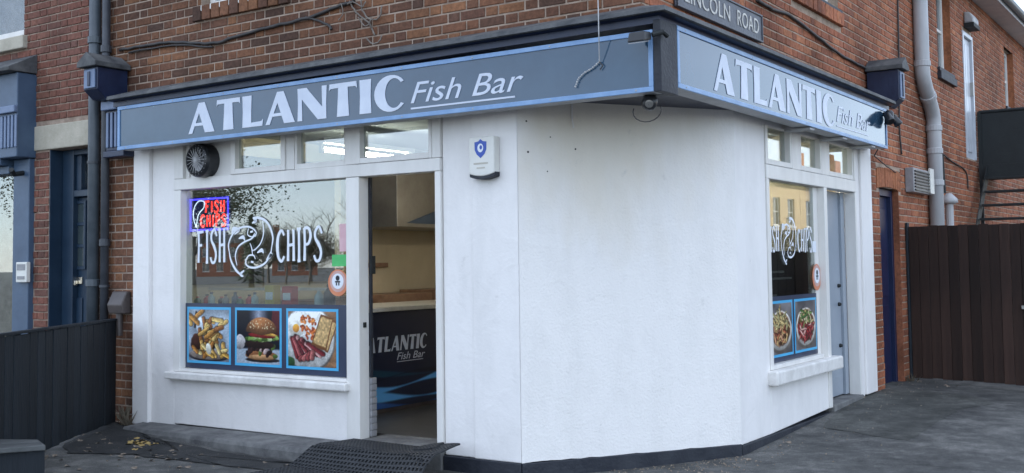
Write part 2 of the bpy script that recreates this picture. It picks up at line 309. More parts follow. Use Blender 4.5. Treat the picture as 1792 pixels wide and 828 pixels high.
def tarmac(name, c1, c2, c3):
    m, t, b = nodes(name); ge = t.nodes.new('ShaderNodeNewGeometry')
    def noise(sc_, det=6, ro=.65, st=(1,1,1)):
        mm = t.nodes.new('ShaderNodeMapping'); mm.inputs['Scale'].default_value = st; t.links.new(ge.outputs['Position'], mm.inputs['Vector'])
        n = t.nodes.new('ShaderNodeTexNoise'); n.inputs['Scale'].default_value = sc_; n.inputs['Detail'].default_value = det; n.inputs['Roughness'].default_value = ro; t.links.new(mm.outputs[0], n.inputs['Vector']); return n.outputs['Fac']
    big, mid, fine = noise(.9, 7, .7), noise(5, 6, .7, (1,1,1)), noise(140, 3)
    r = t.nodes.new('ShaderNodeValToRGB'); e = r.color_ramp.elements; e[0].position = .36; e[1].position = .66; e[0].color = (*c1,1); e[1].color = (*c3,1)
    e.new(.5).color = (*c2,1)
    mxn = t.nodes.new('ShaderNodeMath'); mxn.operation = 'MULTIPLY_ADD'; mxn.inputs[1].default_value = .45; t.links.new(mid, mxn.inputs[0])
    hf = t.nodes.new('ShaderNodeMath'); hf.operation = 'MULTIPLY'; hf.inputs[1].default_value = .55; t.links.new(big, hf.inputs[0]); t.links.new(hf.outputs[0], mxn.inputs[2]); t.links.new(mxn.outputs[0], r.inputs['Fac'])
    mr = t.nodes.new('ShaderNodeMapRange'); mr.inputs['From Min'].default_value = .3; mr.inputs['From Max'].default_value = .7; mr.inputs['To Min'].default_value = .45; mr.inputs['To Max'].default_value = 1.7; t.links.new(fine, mr.inputs['Value'])
    vm = t.nodes.new('ShaderNodeVectorMath'); vm.operation = 'SCALE'; t.links.new(r.outputs['Color'], vm.inputs[0]); t.links.new(mr.outputs[0], vm.inputs['Scale']); t.links.new(vm.outputs[0], b.inputs['Base Color'])
    b.inputs['Roughness'].default_value = .82; b.inputs['Specular IOR Level'].default_value = .35
    bn = t.nodes.new('ShaderNodeBump'); bn.inputs['Strength'].default_value = .7; bn.inputs['Distance'].default_value = .006; t.links.new(fine, bn.inputs['Height']); t.links.new(bn.outputs['Normal'], b.inputs['Normal'])
    return m
M['tarmac'] = tarmac('tarmac', (.024,.025,.025), (.075,.075,.072), (.185,.180,.168))
M['tarmac_patch'] = tarmac('tarmac_patch', (.020,.022,.020), (.058,.059,.054), (.14,.14,.13))
part('ground', g, M['tarmac'], None, smooth=True, kind='structure', origin=(0,0,0))
# worn patches let into the tarmac beside the side wall
def patch(pix, z0, m, lift=.005, sub=10):
    P = [onZ(px, py, z0) for px, py in pix]
    c = sum(P, Vector())/len(P); mb = MB()
    ring = []
    for i in range(len(P)):
        a, b_ = P[i], P[(i+1) % len(P)]
        for k in range(sub):
            q = a.lerp(b_, k/sub); q = q+Vector((random.uniform(-.02,.02), random.uniform(-.02,.02), 0)); ring.append(q)
    n = len(ring); rings = 8; vs = []
    for j in range(rings):
        for q in ring:
            p = c.lerp(q, (j+1)/rings); vs.append((p.x, p.y, gz(p.x, p.y)+lift))
    vs.append((c.x, c.y, gz(c.x, c.y)+lift)); fs = []
    for j in range(rings-1):
        for i in range(n): fs.append((j*n+i, j*n+(i+1)%n, (j+1)*n+(i+1)%n, (j+1)*n+i))
    for i in range(n): fs.append((len(vs)-1, i, (i+1)%n))
    mb.add(vs, fs); return part('tarmac_patch', mb, m, None, smooth=True, kind='structure')
patch([(1440,748),(1520,760),(1590,768),(1640,742),(1680,722),(1740,712),(1700,700),(1600,692),(1520,692)], .04, M['tarmac_patch'], .0035)

M['dark_tarmac'] = tarmac('dark_tarmac', (.010,.011,.012), (.024,.025,.026), (.06,.06,.058))
patch([(196,742),(246,766),(400,788),(552,806),(600,822),(480,818),(340,803),(220,794),(120,796),(110,782)], .03, M['dark_tarmac'], .0065)  # darker tarmac along the front of the concrete step
# ------------------------------------------------------------------ bricks
BR_L, BR_H, BR_D, JT = .212, .0625, .05, .013
_bm = {}
def brick_mesh(w_, h_, var, m):
    k = (round(w_/.004), round(h_/.004), var, m.name)
    if k in _bm: return _bm[k]
    rnd = random.Random(hash(k[:3]) & 0xffff); e = .004
    j = lambda: rnd.uniform(-.0018, .0018)
    f = [(-w_/2+e+j(), 0+j()*.6, -h_/2+e+j()), (w_/2-e+j(), 0+j()*.6, -h_/2+e+j()), (w_/2-e+j(), 0+j()*.6, h_/2-e+j()), (-w_/2+e+j(), 0+j()*.6, h_/2-e+j())]
    r1 = [(-w_/2, -.004, -h_/2), (w_/2, -.004, -h_/2), (w_/2, -.004, h_/2), (-w_/2, -.004, h_/2)]
    r2 = [(x, -BR_D, z) for x, _, z in r1]
    vs = [(x, -d, z) for x, d, z in f+r1+r2]           # local -y is outwards
    fs = [(0,1,2,3)]+[(i, 4+i, 4+(i+1)%4, (i+1)%4) for i in range(4)]+[(4+i, 8+i, 8+(i+1)%4, 4+(i+1)%4) for i in range(4)]
    me = bpy.data.meshes.new('brick'); me.from_pydata(vs, [], fs)
    b = bmesh.new(); b.from_mesh(me); bmesh.ops.recalc_face_normals(b, faces=b.faces)
    if b.faces[:][0].normal.y > 0: bmesh.ops.reverse_faces(b, faces=b.faces)
    b.to_mesh(me); b.free(); me.materials.append(m); _bm[k] = me; return me
def lay(u0, u1, z0, z1, holes, off=0):
    """Flemish bond clipped to the rectangle and round the holes -> (u centre, z centre, width, height)"""
    out = []; n = 0; z = 0.0; k0 = int(z0/.075)-1
    for k in range(k0, int(z1/.075)+2):
        zb, zt = max(k*.075, z0), min(k*.075+BR_H, z1)
        if zt-zb < .02: continue
        u = u0-.5-(k % 2)*.1685+off; st = True
        u = math.floor((u0-.5)/.337)*.337 - (k % 2)*.1685 + off
        while u < u1:
            w_ = BR_L if st else .099; a, b_ = max(u, u0), min(u+w_, u1); u += w_+JT; st = not st
            segs = [(a, b_)]
            for (h0, h1, q0, q1) in holes:
                if q0 < zt-.005 and q1 > zb+.005:
                    ns = []
                    for s0, s1 in segs:
                        if h1 <= s0 or h0 >= s1: ns.append((s0, s1)); continue
                        if s0 < h0: ns.append((s0, h0-.004))
                        if s1 > h1: ns.append((h1+.004, s1))
                    segs = ns
            for s0, s1 in segs:
                if s1-s0 > .025: out.append(((s0+s1)/2, (zb+zt)/2, s1-s0, zt-zb))
    return out
def slab(fr, u0, u1, z0, z1, d0, d1, holes):
    us = sorted({u0, u1, *[min(max(h[i], u0), u1) for h in holes for i in (0, 1)]}); zs = sorted({z0, z1, *[min(max(h[i], z0), z1) for h in holes for i in (2, 3)]})
    mb = MB()
    full = lambda i, j: 0 <= i < len(us)-1 and 0 <= j < len(zs)-1 and not any(h[0]-1e-6 <= us[i] and us[i+1] <= h[1]+1e-6 and h[2]-1e-6 <= zs[j] and zs[j+1] <= h[3]+1e-6 for h in holes)
    P = fr.p
    for i in range(len(us)-1):
        for j in range(len(zs)-1):
            if not full(i, j): continue
            a, b_, c, e = us[i], us[i+1], zs[j], zs[j+1]
            mb.add([P(a,c,d1),P(b_,c,d1),P(b_,e,d1),P(a,e,d1)], [(0,1,2,3)]); mb.add([P(a,c,d0),P(b_,c,d0),P(b_,e,d0),P(a,e,d0)], [(3,2,1,0)])
            if not full(i-1, j): mb.add([P(a,c,d0),P(a,c,d1),P(a,e,d1),P(a,e,d0)], [(0,1,2,3)])
            if not full(i+1, j): mb.add([P(b_,c,d0),P(b_,c,d1),P(b_,e,d1),P(b_,e,d0)], [(3,2,1,0)])
            if not full(i, j-1): mb.add([P(a,c,d0),P(b_,c,d0),P(b_,c,d1),P(a,c,d1)], [(0,1,2,3)])
            if not full(i, j+1): mb.add([P(a,e,d0),P(b_,e,d0),P(b_,e,d1),P(a,e,d1)], [(3,2,1,0)])
    return mb
def soldiers(fr, u0, u1, z0, z1, w_=.065, d=0.004, arch=0):
    """upright bricks side by side over an opening; arch lifts the middle"""
    n = max(1, round((u1-u0)/(w_+JT))); st = (u1-u0)/n; out = []
    for i in range(n):
        u = u0+st*(i+.5); k = 1-((i+.5)/n*2-1)**2
        out.append((u, (z0+z1)/2+arch*k, st-JT, z1-z0, d))
    return out
def place_bricks(groups, limit=300):
    """groups: (frame, wall object, material, [bricks]); the largest in view become objects, the rest one part per wall"""
    allb = []
    for gi, (fr, wall, m, bl) in enumerate(groups):
        for b in bl:
            c = fr.p(b[0], b[1], 0); x, y, z = proj(c)
            vis = -15 < x < PW+15 and -10 < y < PH+10 and z > 0
            foreshort = abs(fr.n.dot((CAM-c).normalized()))
            allb.append((-(b[2]*b[3]*foreshort/(z*z) if vis else 0), gi, b))
    allb.sort(key=lambda q: q[0]); one = [q for q in allb[:limit] if q[0] < 0]; rest = allb[len(one):]
    rr = random.Random(3)
    for _, gi, b in one:
        fr, wall, m, _b = groups[gi]
        o = bpy.data.objects.new('brick', brick_mesh(b[2], b[3], rr.randrange(4), m)); col.objects.link(o); o.parent = wall
        d = b[4] if len(b) > 4 else 0
        o.location = fr.p(b[0], b[1], d+rr.uniform(-.0025, .0025))-WO[wall.name]; o.rotation_euler = (0, rr.uniform(-.006, .006), atan2(fr.t.y, fr.t.x))
    by = {}
    for _, gi, b in rest: by.setdefault(gi, []).append(b)
    for gi, bl in by.items():
        fr, wall, m, _b = groups[gi]; mb = MB()
        for b in bl:
            me = brick_mesh(b[2], b[3], rr.randrange(4), m); d = (b[4] if len(b) > 4 else 0)+rr.uniform(-.0025, .0025)
            vs = [fr.p(b[0]+v.co.x, b[1]+v.co.z, d-v.co.y) for v in me.vertices]
            mb.add(vs, [tuple(p.vertices) for p in me.polygons])
        part('distant_bricks', mb, m, wall, kind='stuff')

# ------------------------------------------------------------------ the corner shop: masonry
shop = thing('corner_shop', (-2.5, 2.0, 0), 'two-storey red brick corner shop with white painted ground floor', 'shop')
uw0, uw1 = onY(341,35).x, onY(509,4).x               # first-floor window over the front, sub-sill span
zs_f = 3.735
f_holes = [(uw0+.08, uw1-.08, zs_f, 5.05), (-5.15, .2, -1, 3.05)]
fw = part('front_wall', slab(FRONT, -5.76, -.012, -.05, 5.3, -.25, -.006, f_holes), M['mortar_dark'], shop)
sw0, sw1 = onX(1387,30).y, onX(1472,30).y
zs_s = 3.88
w1 = (onX(1640,60).y, onX(1664,60).y, 3.92, 5.08); d2 = (9.86, 10.52, 2.86, 4.66); w2 = (13.1, 13.95, 3.95, 4.95); bd = (5.43, 6.20, -1, 2.22)
s_holes = [(-1, 5.05, -1, 3.08), (sw0+.08, sw1-.08, zs_s, 5.05), w1, d2, w2, bd, (bd[0]-.1, bd[1]+.1, 2.22, 2.43)]
sw = part('side_wall', slab(SIDE, .012, 17.5, -.05, 5.3, -.25, -.006, s_holes), M['mortar'], shop)
fb = [b for b in lay(-5.76, -.002, .0, 5.3, f_holes+[(uw0, uw1, 3.60, zs_f)], .05)]
sb = [b for b in lay(.055, 17.5, .0, 5.3, s_holes+[(sw0, sw1, 3.72, zs_s)], .12)]
fb += [q[:4]+(.035,) for q in soldiers(FRONT, uw0, uw1, 3.605, zs_f-.004, .10)]
sb += [q[:4]+(.035,) for q in soldiers(SIDE, sw0, sw1, 3.725, zs_s-.03, .10)]
ar = soldiers(SIDE, bd[0]-.1, bd[1]+.1, 2.20, 2.41, .065, .004, arch=.03)
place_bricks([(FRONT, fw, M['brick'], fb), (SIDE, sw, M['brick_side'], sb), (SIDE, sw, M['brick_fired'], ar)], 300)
# mortar behind the door arch
fpart('arch_backing', SIDE, (bd[0]-.1, bd[1]+.1, 2.222, 2.47, -.25, -.012), M['mortar'], shop)
# roof with eaves, soffit, fascia board and gutter
zE = 5.27; r_ = MB(); ex, ey0, ey1, xb = .32, -.32, 18, -5.76
A = [(xb, ey0, zE+.1), (ex, ey0, zE+.1), (ex, ey1, zE+.1), (xb, ey1, zE+.1)]; R1, R2 = (-3.0, 3.0, 7.4), (-3.0, 15.5, 7.4)
r_.add(A+[R1, R2], [(0,1,4), (1,2,5,4), (2,3,5), (3,0,4,5), (3,2,1,0)])
M['slate'] = mat('slate', (.045,.048,.055), (.085,.088,.095), 6, .6, .4, 30)
M['pale_fascia'] = mat('pale_fascia', (.50,.51,.53), (.58,.59,.60), 5, .5)
roof = part('roof', r_, M['slate'], shop)
fpart('soffit', SIDE, (-.3, 18, zE-.03, zE, .001, .29), M['pale_fascia'], roof)
fpart('fascia_board', SIDE, (-.3, 18, zE-.035, zE+.10, .29, .315), M['pale_fascia'], roof)
gm = MB(); gm.tube([(.37, -.3, zE+.06), (.37, 18, zE+.06)], .055, 10); part('gutter', gm, M['pipe_dark'], roof, smooth=True)
fpart('front_eave', FRONT, (-5.7, .3, zE-.03, zE+.10, .002, .30), M['pale_fascia'], roof)
# first-floor windows: frame, sill, pane
def window(fr, u0, u1, z0, z1, parent, name='window', dep=-.12, sill=M['white_wood'], fw_=.055, bars=(), hbars=(.5,), frame=None, sd=.03, sh=.05, so=.04):
    frame = frame or M['white_wood']
    wn = part(name, fbox(fr, u0+fw_, u1-fw_, z0+fw_, z1-fw_, dep-.012, dep-.006), M['glass_house'], parent)
    mb = MB(); fr.box(mb, u0, u0+fw_, z0, z1, dep-.05, dep+.02); fr.box(mb, u1-fw_, u1, z0, z1, dep-.05, dep+.02)
    fr.box(mb, u0+fw_, u1-fw_, z1-fw_, z1, dep-.05, dep+.02); fr.box(mb, u0+fw_, u1-fw_, z0, z0+fw_, dep-.05, dep+.02)
    for h in hbars: fr.box(mb, u0+fw_, u1-fw_, z0+(z1-z0)*h-.02, z0+(z1-z0)*h+.02, dep-.04, dep+.012)
    for h in bars: fr.box(mb, u0+(u1-u0)*h-.018, u0+(u1-u0)*h+.018, z0+fw_, z1-fw_, dep-.039, dep+.011)
    part('frame', mb, frame, wn, bevel=.004)
    if sill: part('sill', fbox(fr, u0-so, u1+so, z0-sh, z0-.002, dep+.0, sd), sill, wn, bevel=.006)
    return wn
def backing(fr, u0, u1, z0, z1, d, parent, c=M['board_dark']):  # dim room behind a pane
    part('room_wall', fbox(fr, u0, u1, z0, z1, d-.02, d), c, parent)
M['curtain'] = mat('curtain', (.42,.43,.45), (.55,.56,.58), 9, .9, .3, 12, stretch=(6,6,.3))
for fr, a in ((FRONT, (uw0+.08, uw1-.08, zs_f, 5.05)), (SIDE, (sw0+.08, sw1-.08, zs_s, 5.05)), (SIDE, w1), (SIDE, w2)):
    window(fr, *a, shop, hbars=(.5,), sill=M['white_wood'] if fr is FRONT else M['plinth'])
    backing(fr, a[0]-.05, a[1]+.05, a[2]-.05, a[3]+.05, -.55, shop, M['curtain'])
for h_ in (w1, w2): fpart('reveal_lining', SIDE, (h_[1]-.012, h_[1]-.001, h_[2], h_[3], -.115, -.002), M['brick_fired'], shop)
fpart('reveal_lining', SIDE, (bd[1]-.012, bd[1]-.001, .1, 2.21, -.069, -.002), M['brick_side'], shop)
fpart('window_ledge', SIDE, (w1[0]-.06, w1[1]+.06, 3.76, 3.86, -.02, .05), M['plinth'], shop, bevel=.006)

# ------------------------------------------------------------------ cornice over the signs
prof = [(.0,2.90),(.245,2.90),(.245,2.945),(.30,2.95),(.305,2.985),(.0,3.085)]
def sweep(name, prof, m, parent, a, b):
    mb = MB(); rings = [[Vector((-5.16, -d, z)) for d, z in prof], [Vector((d, -d, z+.035)) for d, z in prof], [Vector((d, 4.98, z+.06)) for d, z in prof]]
    n = len(prof); mb.v = [tuple(p) for r in rings for p in r]
    for i in range(2):
        for k in range(n): mb.f.append((i*n+k, i*n+(k+1)%n, (i+1)*n+(k+1)%n, (i+1)*n+k))
    mb.f += [tuple(range(n)), tuple(range(2*n, 3*n))[::-1]]
    return part(name, mb, m, parent)
sweep('cornice', prof[:4]+[(.0,2.96)], M['navy'], shop, 0, 0)
sweep('lead_flashing', [(.0,2.962),(.302,2.952),(.318,2.958),(.312,2.988),(.012,3.082),(.0,3.085)], M['lead'], shop, 0, 0)
# fascia box behind the signs, and the dark corner post between them
fpart('fascia_box', FRONT, (-5.14, -.0, 2.59, 2.899, .001, .10), M['navy'], shop)
fpart('fascia_box', SIDE, (-.098, 4.97, 2.60, 2.92, .001, .10), M['navy'], shop)
mb = MB(); mb.box(.204, .256, -.256, -.018, 2.505, 2.955); mb.box(.10, .203, -.10, -.02, 2.51, 2.93); part('corner_post', mb, M['plinth'], shop, bevel=.004)
# ------------------------------------------------------------------ shopfront: white ground floor
ZT = 2.74
def ww(fr, *a, m='white_wall', name='rendered_wall', bevel=.008): return fpart(name, fr, a, M[m], shop, bevel=bevel)
ww(FRONT, -5.15, -4.93, .07, ZT, -.2, .035, name='pilaster')
ww(FRONT, -4.93, -4.622, .085, ZT, -.2, -.004)
ww(FRONT, -4.622, -2.585, .105, .492, -.22, -.001, name='stall_riser')
ww(FRONT, -1.655, -1.385, .086, ZT, -.2, -.012)
ww(FRONT, -1.385, -.988, .084, ZT, -.2, .002)
mb = MB(); P = CHAM.p
a0, a1 = Vector((-.985,0,0)), Vector((0,1.495,0)); i0, i1 = Vector((-.985,.22,0)), Vector((-.22,1.495,0))
nseg = 24; base = []
zb = lambda k: .085-.02*k+.008*sin(k*17)+random.uniform(-.004, .004)
out_b = [a0.lerp(a1, k/nseg) + Vector((0,0,.088 - .006*(k/nseg) + random.uniform(-.004,.004))) for k in range(nseg+1)]
out_t = [a0.lerp(a1, k/nseg) + Vector((0,0,ZT)) for k in range(nseg+1)]
mb.v = [tuple(p) for p in out_b+out_t]; mb.f = [(k, k+1, nseg+2+k, nseg+1+k) for k in range(nseg)]
n0 = len(mb.v); mb.v += [tuple(i0+Vector((0,0,.09))), tuple(i1+Vector((0,0,.09))), tuple(i0+Vector((0,0,ZT))), tuple(i1+Vector((0,0,ZT)))]
mb.f += [(n0+1, n0, n0+2, n0+3)]
part('corner_wall', mb, M['roughcast'], shop)
mb = MB(); z = 2.60; mb.prism([(-.985,0,z),(0,0,z),(0,1.495,z)], [(-.985,0,z+.1),(0,0,z+.1),(0,1.495,z+.1)]); part('corner_soffit', mb, M['navy'], shop)
M['hole_dark'] = mat('hole_dark', (.03,.028,.026), (.05,.045,.04), 9, .9)
for px, py, r in ((921,212,.007), (924,266,.008), (1007,261,.007), (963,240,.005), (958,300,.005)):
    dd = ray(px, py); tt = (CHA-CAM).dot(CHAM.n)/dd.dot(CHAM.n); q = CAM+dd*tt
    part('plug_hole', MB().lathe([(r,-.004),(r,.0012)], q, CHAM.n, 10), M['hole_dark'], shop)
dd = ray(1000, 190); tt = (CHA-CAM).dot(CHAM.n)/dd.dot(CHAM.n); q = CAM+dd*tt+CHAM.n*.008
part('cable_stub', MB().tube([q+Vector((0,0,.06)), q+Vector((0,0,-.08)), q+Vector((.01,0,-.14))], .006, 8), M['white_wall'], shop)
# painted plinth, a touch proud, down into the tarmac
fpart('plinth', CHAM, (.0, CHL, -.12, .083, -.15, .012), M['plinth'], shop, bevel=.006)
fpart('plinth', FRONT, (-1.659, -.988, -.12, .083, -.18, .010), M['plinth'], shop, bevel=.006)
fpart('plinth', SIDE, (1.497, 3.64, -.12, .07, -.18, .012), M['plinth'], shop, bevel=.006)
fpart('plinth', FRONT, (-5.15, -1.66, -.12, .09, -.2, -.008), M['plinth'], shop)
# side street ground floor
ww(SIDE, 1.497, 2.128, .072, ZT, -.2, 0)
mb = MB()   # stall riser whose foot follows the slope of the pavement
for d, q in ((0, 0), (-.2, 1)): mb.v += [tuple(SIDE.p(2.128, .072, d)), tuple(SIDE.p(3.64, .108, d)), tuple(SIDE.p(3.64, .455, d)), tuple(SIDE.p(2.128, .455, d))]
mb.f = [(0,1,2,3), (7,6,5,4)]+[(i, 4+i, 4+(i+1)%4, (i+1)%4) for i in range(4)]
part('stall_riser', mb, M['white_wall'], shop, bevel=.008)
ww(SIDE, 4.56, 4.68, .10, ZT, -.2, .004, name='pilaster'); ww(SIDE, 4.684, 5.045, .115, ZT, -.2, .028, name='pilaster')
ww(SIDE, 2.128, 4.556, 2.555, ZT, -.2, -.006); ww(FRONT, -4.618, -1.659, 2.585, ZT, -.2, -.006)

def frame_window(fr, name, u0, u1, z0, z1, parent, dep=-.055, fw_=.0, m='glass'):
    return part(name, fbox(fr, u0, u1, z0, z1, dep-.006, dep), M[m], parent)
# front window frame: stiles, head rail, mullion, transom posts
big = frame_window(FRONT, 'shop_window', -4.528, -2.590, .588, 2.139, shop)
def rails(lst, fr, parent, name='frame', m='white_wood', d=(-.10, .012), bevel=.005):
    for q in lst:
        dd = q[4:] or d; part(name, fr.box(MB(), *q[:4], *dd), M[m], parent, bevel=bevel)
rails([(-4.62, -4.53, .56, 2.138), (-2.586, -2.452, .11, 2.138), (-4.62, -1.66, 2.14, 2.236, -.10, .016), (-4.53, -2.587, .56, .586),
       (-4.62, -4.50, 2.238, 2.583), (-3.90, -3.875, 2.238, 2.583), (-3.235, -3.145, 2.238, 2.583), (-2.587, -2.475, 2.238, 2.583), (-1.735, -1.66, 2.238, 2.583), (-1.712, -1.66, .10, 2.138)], FRONT, big)
part('sill', fbox(FRONT, -4.68, -2.555, .494, .558, -.06, .065), M['sill_white'], big, bevel=.012)
# panel carrying the fan, with a sunk moulding line
fpart('fan_panel', FRONT, (-4.498, -3.902, 2.238, 2.583, -.07, -.02), M['white_wood'], shop)
fpart('panel_moulding', FRONT, (-4.46, -4.435, 2.25, 2.583, -.02, -.006), M['white_wood'], shop, bevel=.004)
# transom lights
def transom(fr, u0, u1, z0, z1, frame_u, proud=0):
    t = frame_window(fr, 'transom_light', u0, u1, z0, z1, shop, -.045+proud)
    a, b = frame_u; rails([(a, u0-.001, z0-.045, z1), (u1+.001, b, z0-.045, z1), (u0-.001, u1+.001, z0-.045, z0-.001)], fr, t, 'casement', 'white_wood', (-.07+proud, .004+proud), .004)
transom(FRONT, -3.822, -3.285, 2.282, 2.582, (-3.874, -3.236), .022)
transom(FRONT, -3.118, -2.610, 2.282, 2.582, (-3.144, -2.588))
transom(FRONT, -2.435, -1.765, 2.284, 2.582, (-2.474, -1.736), .012)
# door opening: reveal of painted brick, threshold
for i in range(9): part('painted_brick', FRONT.box(MB(), -2.60, -2.4335+.003*(i % 2), .142+i*.05, .142+i*.05+.047, -.165, -.102), M['grey_plastic'], shop, bevel=.004)
fpart('door_step', FRONT, (-2.45, -1.66, -.05, .138, -.3, .03), M['concrete'], shop, bevel=.01)
fpart('door_stop', FRONT, (-2.4515, -2.434, .60, 2.138, -.125, -.101), M['plinth'], shop)
ld = part('front_door', fbox(FRONT, -1.70, -1.655, .15, 2.13, -.92, -.12), M['white_wood'], shop, bevel=.004, label='white shop door swung open into the shop')
fpart('latch_plate', FRONT, (-2.4335, -2.416, 1.39, 1.53, -.14, -.09), M['black_metal'], shop, bevel=.003)
fpart('latch_plate', FRONT, (-2.4515, -2.442, .98, 1.02, -.06, -.03), M['black_metal'], shop)
# side street window and door
sbig = frame_window(SIDE, 'shop_window', 2.19, 3.44, .612, 2.115, shop)
rails([(2.13, 2.188, .575, 2.117), (3.442, 3.555, .575, 2.117, -.12, -.05), (3.556, 3.64, .11, 2.117, -.08, .014), (2.13, 4.556, 2.118, 2.232, -.10, .012), (2.19, 3.44, .575, .61),
       (2.13, 2.165, 2.234, 2.553), (2.755, 2.965, 2.234, 2.553, -.1, .006), (3.545, 3.745, 2.234, 2.553, -.1, .006), (4.515, 4.556, 2.234, 2.553), (4.515, 4.556, .13, 2.116)], SIDE, sbig)
mb = MB(); SIDE.box(mb, 2.07, 3.76, .457, .573, -.05, .085); part('sill', mb, M['sill_white'], sbig, bevel=.015)
for a, b in ((2.20, 2.72), (3.0, 3.51), (3.78, 4.48)): 
    fa = {2.20: (2.167, 2.753), 3.0: (2.967, 3.543), 3.78: (3.747, 4.513)}[a]; transom(SIDE, a, b, 2.282, 2.552, fa)
dr = part('side_door', fbox(SIDE, 3.66, 4.40, .145, 2.116, -.17, -.125), M['grey_door'], shop, bevel=.004, label='flat grey side door')
fpart('door_jamb', SIDE, (4.405, 4.513, .14, 2.116, -.17, -.10), M['grey_door'], dr, bevel=.004)
fpart('kick_plate', SIDE, (3.68, 4.38, .15, .33, -.1245, -.120), M['grey_door'], dr, bevel=.002)
for zz in (1.20, 1.02, .62): part('lock', MB().lathe([(.018,0),(.02,.012),(.012,.03)], SIDE.p(4.32, zz, -.125), (1,0,0), 12), M['black_metal'], dr)
fpart('door_step', SIDE, (3.64, 4.56, -.05, .132, -.3, .03), M['concrete'], shop, bevel=.01)
# concrete step strip along the front of the window
st = MB(); n = 16; xs = [-5.0+i*(2.50/n) for i in range(n+1)]
for x in xs:
    k = (x+5.0)/2.5; yf = -.23-.12*k+random.uniform(-.008,.008); zt = .098+.012*k
    st.v += [(x, -.004, zt), (x, yf, zt-.018+random.uniform(-.003,.003)), (x, yf-.015, zt-.05), (x, yf-.02, -.1), (x, -.004, -.1)]
for i in range(n):
    for k in range(5): st.f.append((i*5+k, i*5+(k+1)%5, (i+1)*5+(k+1)%5, (i+1)*5+k))
st.f += [tuple(range(5)), tuple(range(n*5, n*5+5))[::-1]]
tag(part('concrete_step', st, M['concrete'], None, bevel=.006), 'long low grey concrete step under the front shop window', 'step')

# ------------------------------------------------------------------ inside the shop
mb = MB(); mb.box(-4.95, -1.0, .302, 4.6, .0, .136); mb.box(-1.0, -.24, 1.2, 4.6, .0, .1355); part('shop_floor', mb, M['floor_dark'], shop)
mb = MB(); mb.box(-5.0, -4.95, .2, 4.6, .1, 2.75); part('inner_wall', mb, M['cream'], shop)
mb = MB(); mb.box(-4.95, -.2, 4.6, 4.65, .1, 2.75); part('inner_wall', mb, M['cream'], shop)
mb = MB(); mb.box(-5.0, -.2, .2, 4.65, 2.745, 2.78); part('shop_ceiling', mb, M['ceiling'], shop)
# counter running away from the window
ctr = thing('serving_counter', (-3.6, 2.2, .138), 'dark navy shop counter with wave graphic seen through the open doorway', 'counter')
XC = -3.26
mb = MB(); mb.box(-3.95, XC, .75, 4.4, .175, 1.04); part('counter_body', mb, M['counter_dark'], ctr)
mb = MB(); mb.box(-3.93, XC-.01, .75, 4.4, .138, .174); part('toe_kick', mb, M['meter_brown'], ctr)
mb = MB(); mb.box(-4.0, XC+.05, .70, 4.42, 1.042, 1.085); part('worktop', mb, M['counter_top'], ctr, bevel=.006)
CF = Fr((XC, 0, 0), (0,1,0), (1,0,0))
# hood, fryer splashback, shelf
hd = thing('extractor_hood', (-4.5, 3.4, 1.8), 'grey steel extractor hood over the fryers, seen through the doorway', 'hood')
h0 = onX(681, 350, -4.3); 
mb = MB(); mb.box(-4.94, -4.15, h0.y-.05, 4.58, 1.86, 2.70); part('hood_box', mb, M['steel'], hd, bevel=.004)
q0 = onX(712, 396, -4.14); q1 = onX(765, 372, -4.14)
mb = MB(); mb.prism([(-4.149, q0.y, 1.90), (-4.149, 4.55, 1.90), (-4.149, 4.55, 2.45)], [(-4.135, q0.y, 1.90), (-4.135, 4.55, 1.90), (-4.135, 4.55, 2.45)]); part('grease_baffle', mb, M['shop_navy'], hd)
fz = thing('fryer_range', (-4.6, 3.0, .138), 'steel fryer range with brown tiled top behind the counter', 'fryer')
mb = MB(); mb.box(-4.94, -4.25, 1.3, 4.55, .138, .95); part('fryer_body', mb, M['steel'], fz, bevel=.005)
mb = MB(); 
for i in range(3): mb.box(-4.90, -4.30, 1.4+i*1.0, 2.25+i*1.0, .952, 1.12+.03*i)
part('fryer_lid', mb, M['tile_brown'], fz, bevel=.006)
rl = part('hanging_rail', MB().box(-4.948, -4.90, onX(644,465,-4.93).y, onX(676,465,-4.93).y, onX(660,468,-4.93).z, onX(660,460,-4.93).z), M['tile_brown'], None, bevel=.003)
tag(rl, 'small brown rail fixed to the cream wall inside the shop', 'rail')
# menu boards
mb = MB(); mb.box(-4.945, -4.915, .25, 2.35, 1.30, 2.55); tag(part('menu_board', mb, M['board_dark'], None, bevel=.004), 'dark menu board, enlarged to darken the cream inner wall behind the front window', 'board')  # board made oversize to darken the interior behind the front pane
mbo = thing('menu_board', (-.36, 3.4, .138), 'tall dark menu board with faint rows of lettering behind the side window', 'board')
mb = MB(); mb.box(-.36, -.33, 2.42, 4.45, .62, 1.52); part('board_face', mb, M['board_dark'], mbo, bevel=.004)
mb = MB()
for i, (zz, a, b) in enumerate(((1.46, 2.45, 3.1), (1.40, 2.45, 3.3), (1.25, 2.45, 2.9), (1.18, 2.45, 3.25))): mb.box(-.329, -.327, a+.3, b+.3, zz-.12, zz-.10)
part('menu_rows', mb, M['grey_plastic'], mbo)
mb = MB(); mb.box(-.39, -.361, 2.4, 4.47, .138, 1.54); part('board_stand', mb, M['plinth'], mbo)
# window ledge behind the posters
mb = MB(); mb.box(-4.9, -2.62, .21, .48, 1.08, 1.11); wl = part('window_shelf', mb, M['counter_top'], None, bevel=.004); tag(wl, 'pale shelf behind the front shop window carrying sauces and boxes', 'shelf')
mb = MB(); mb.box(-4.9, -3.05, .62, .65, 1.245, 1.27); tag(part('glass_guard_rail', mb, M['white_plastic'], None), 'thin white rail crossing behind the front shop window', 'rail')
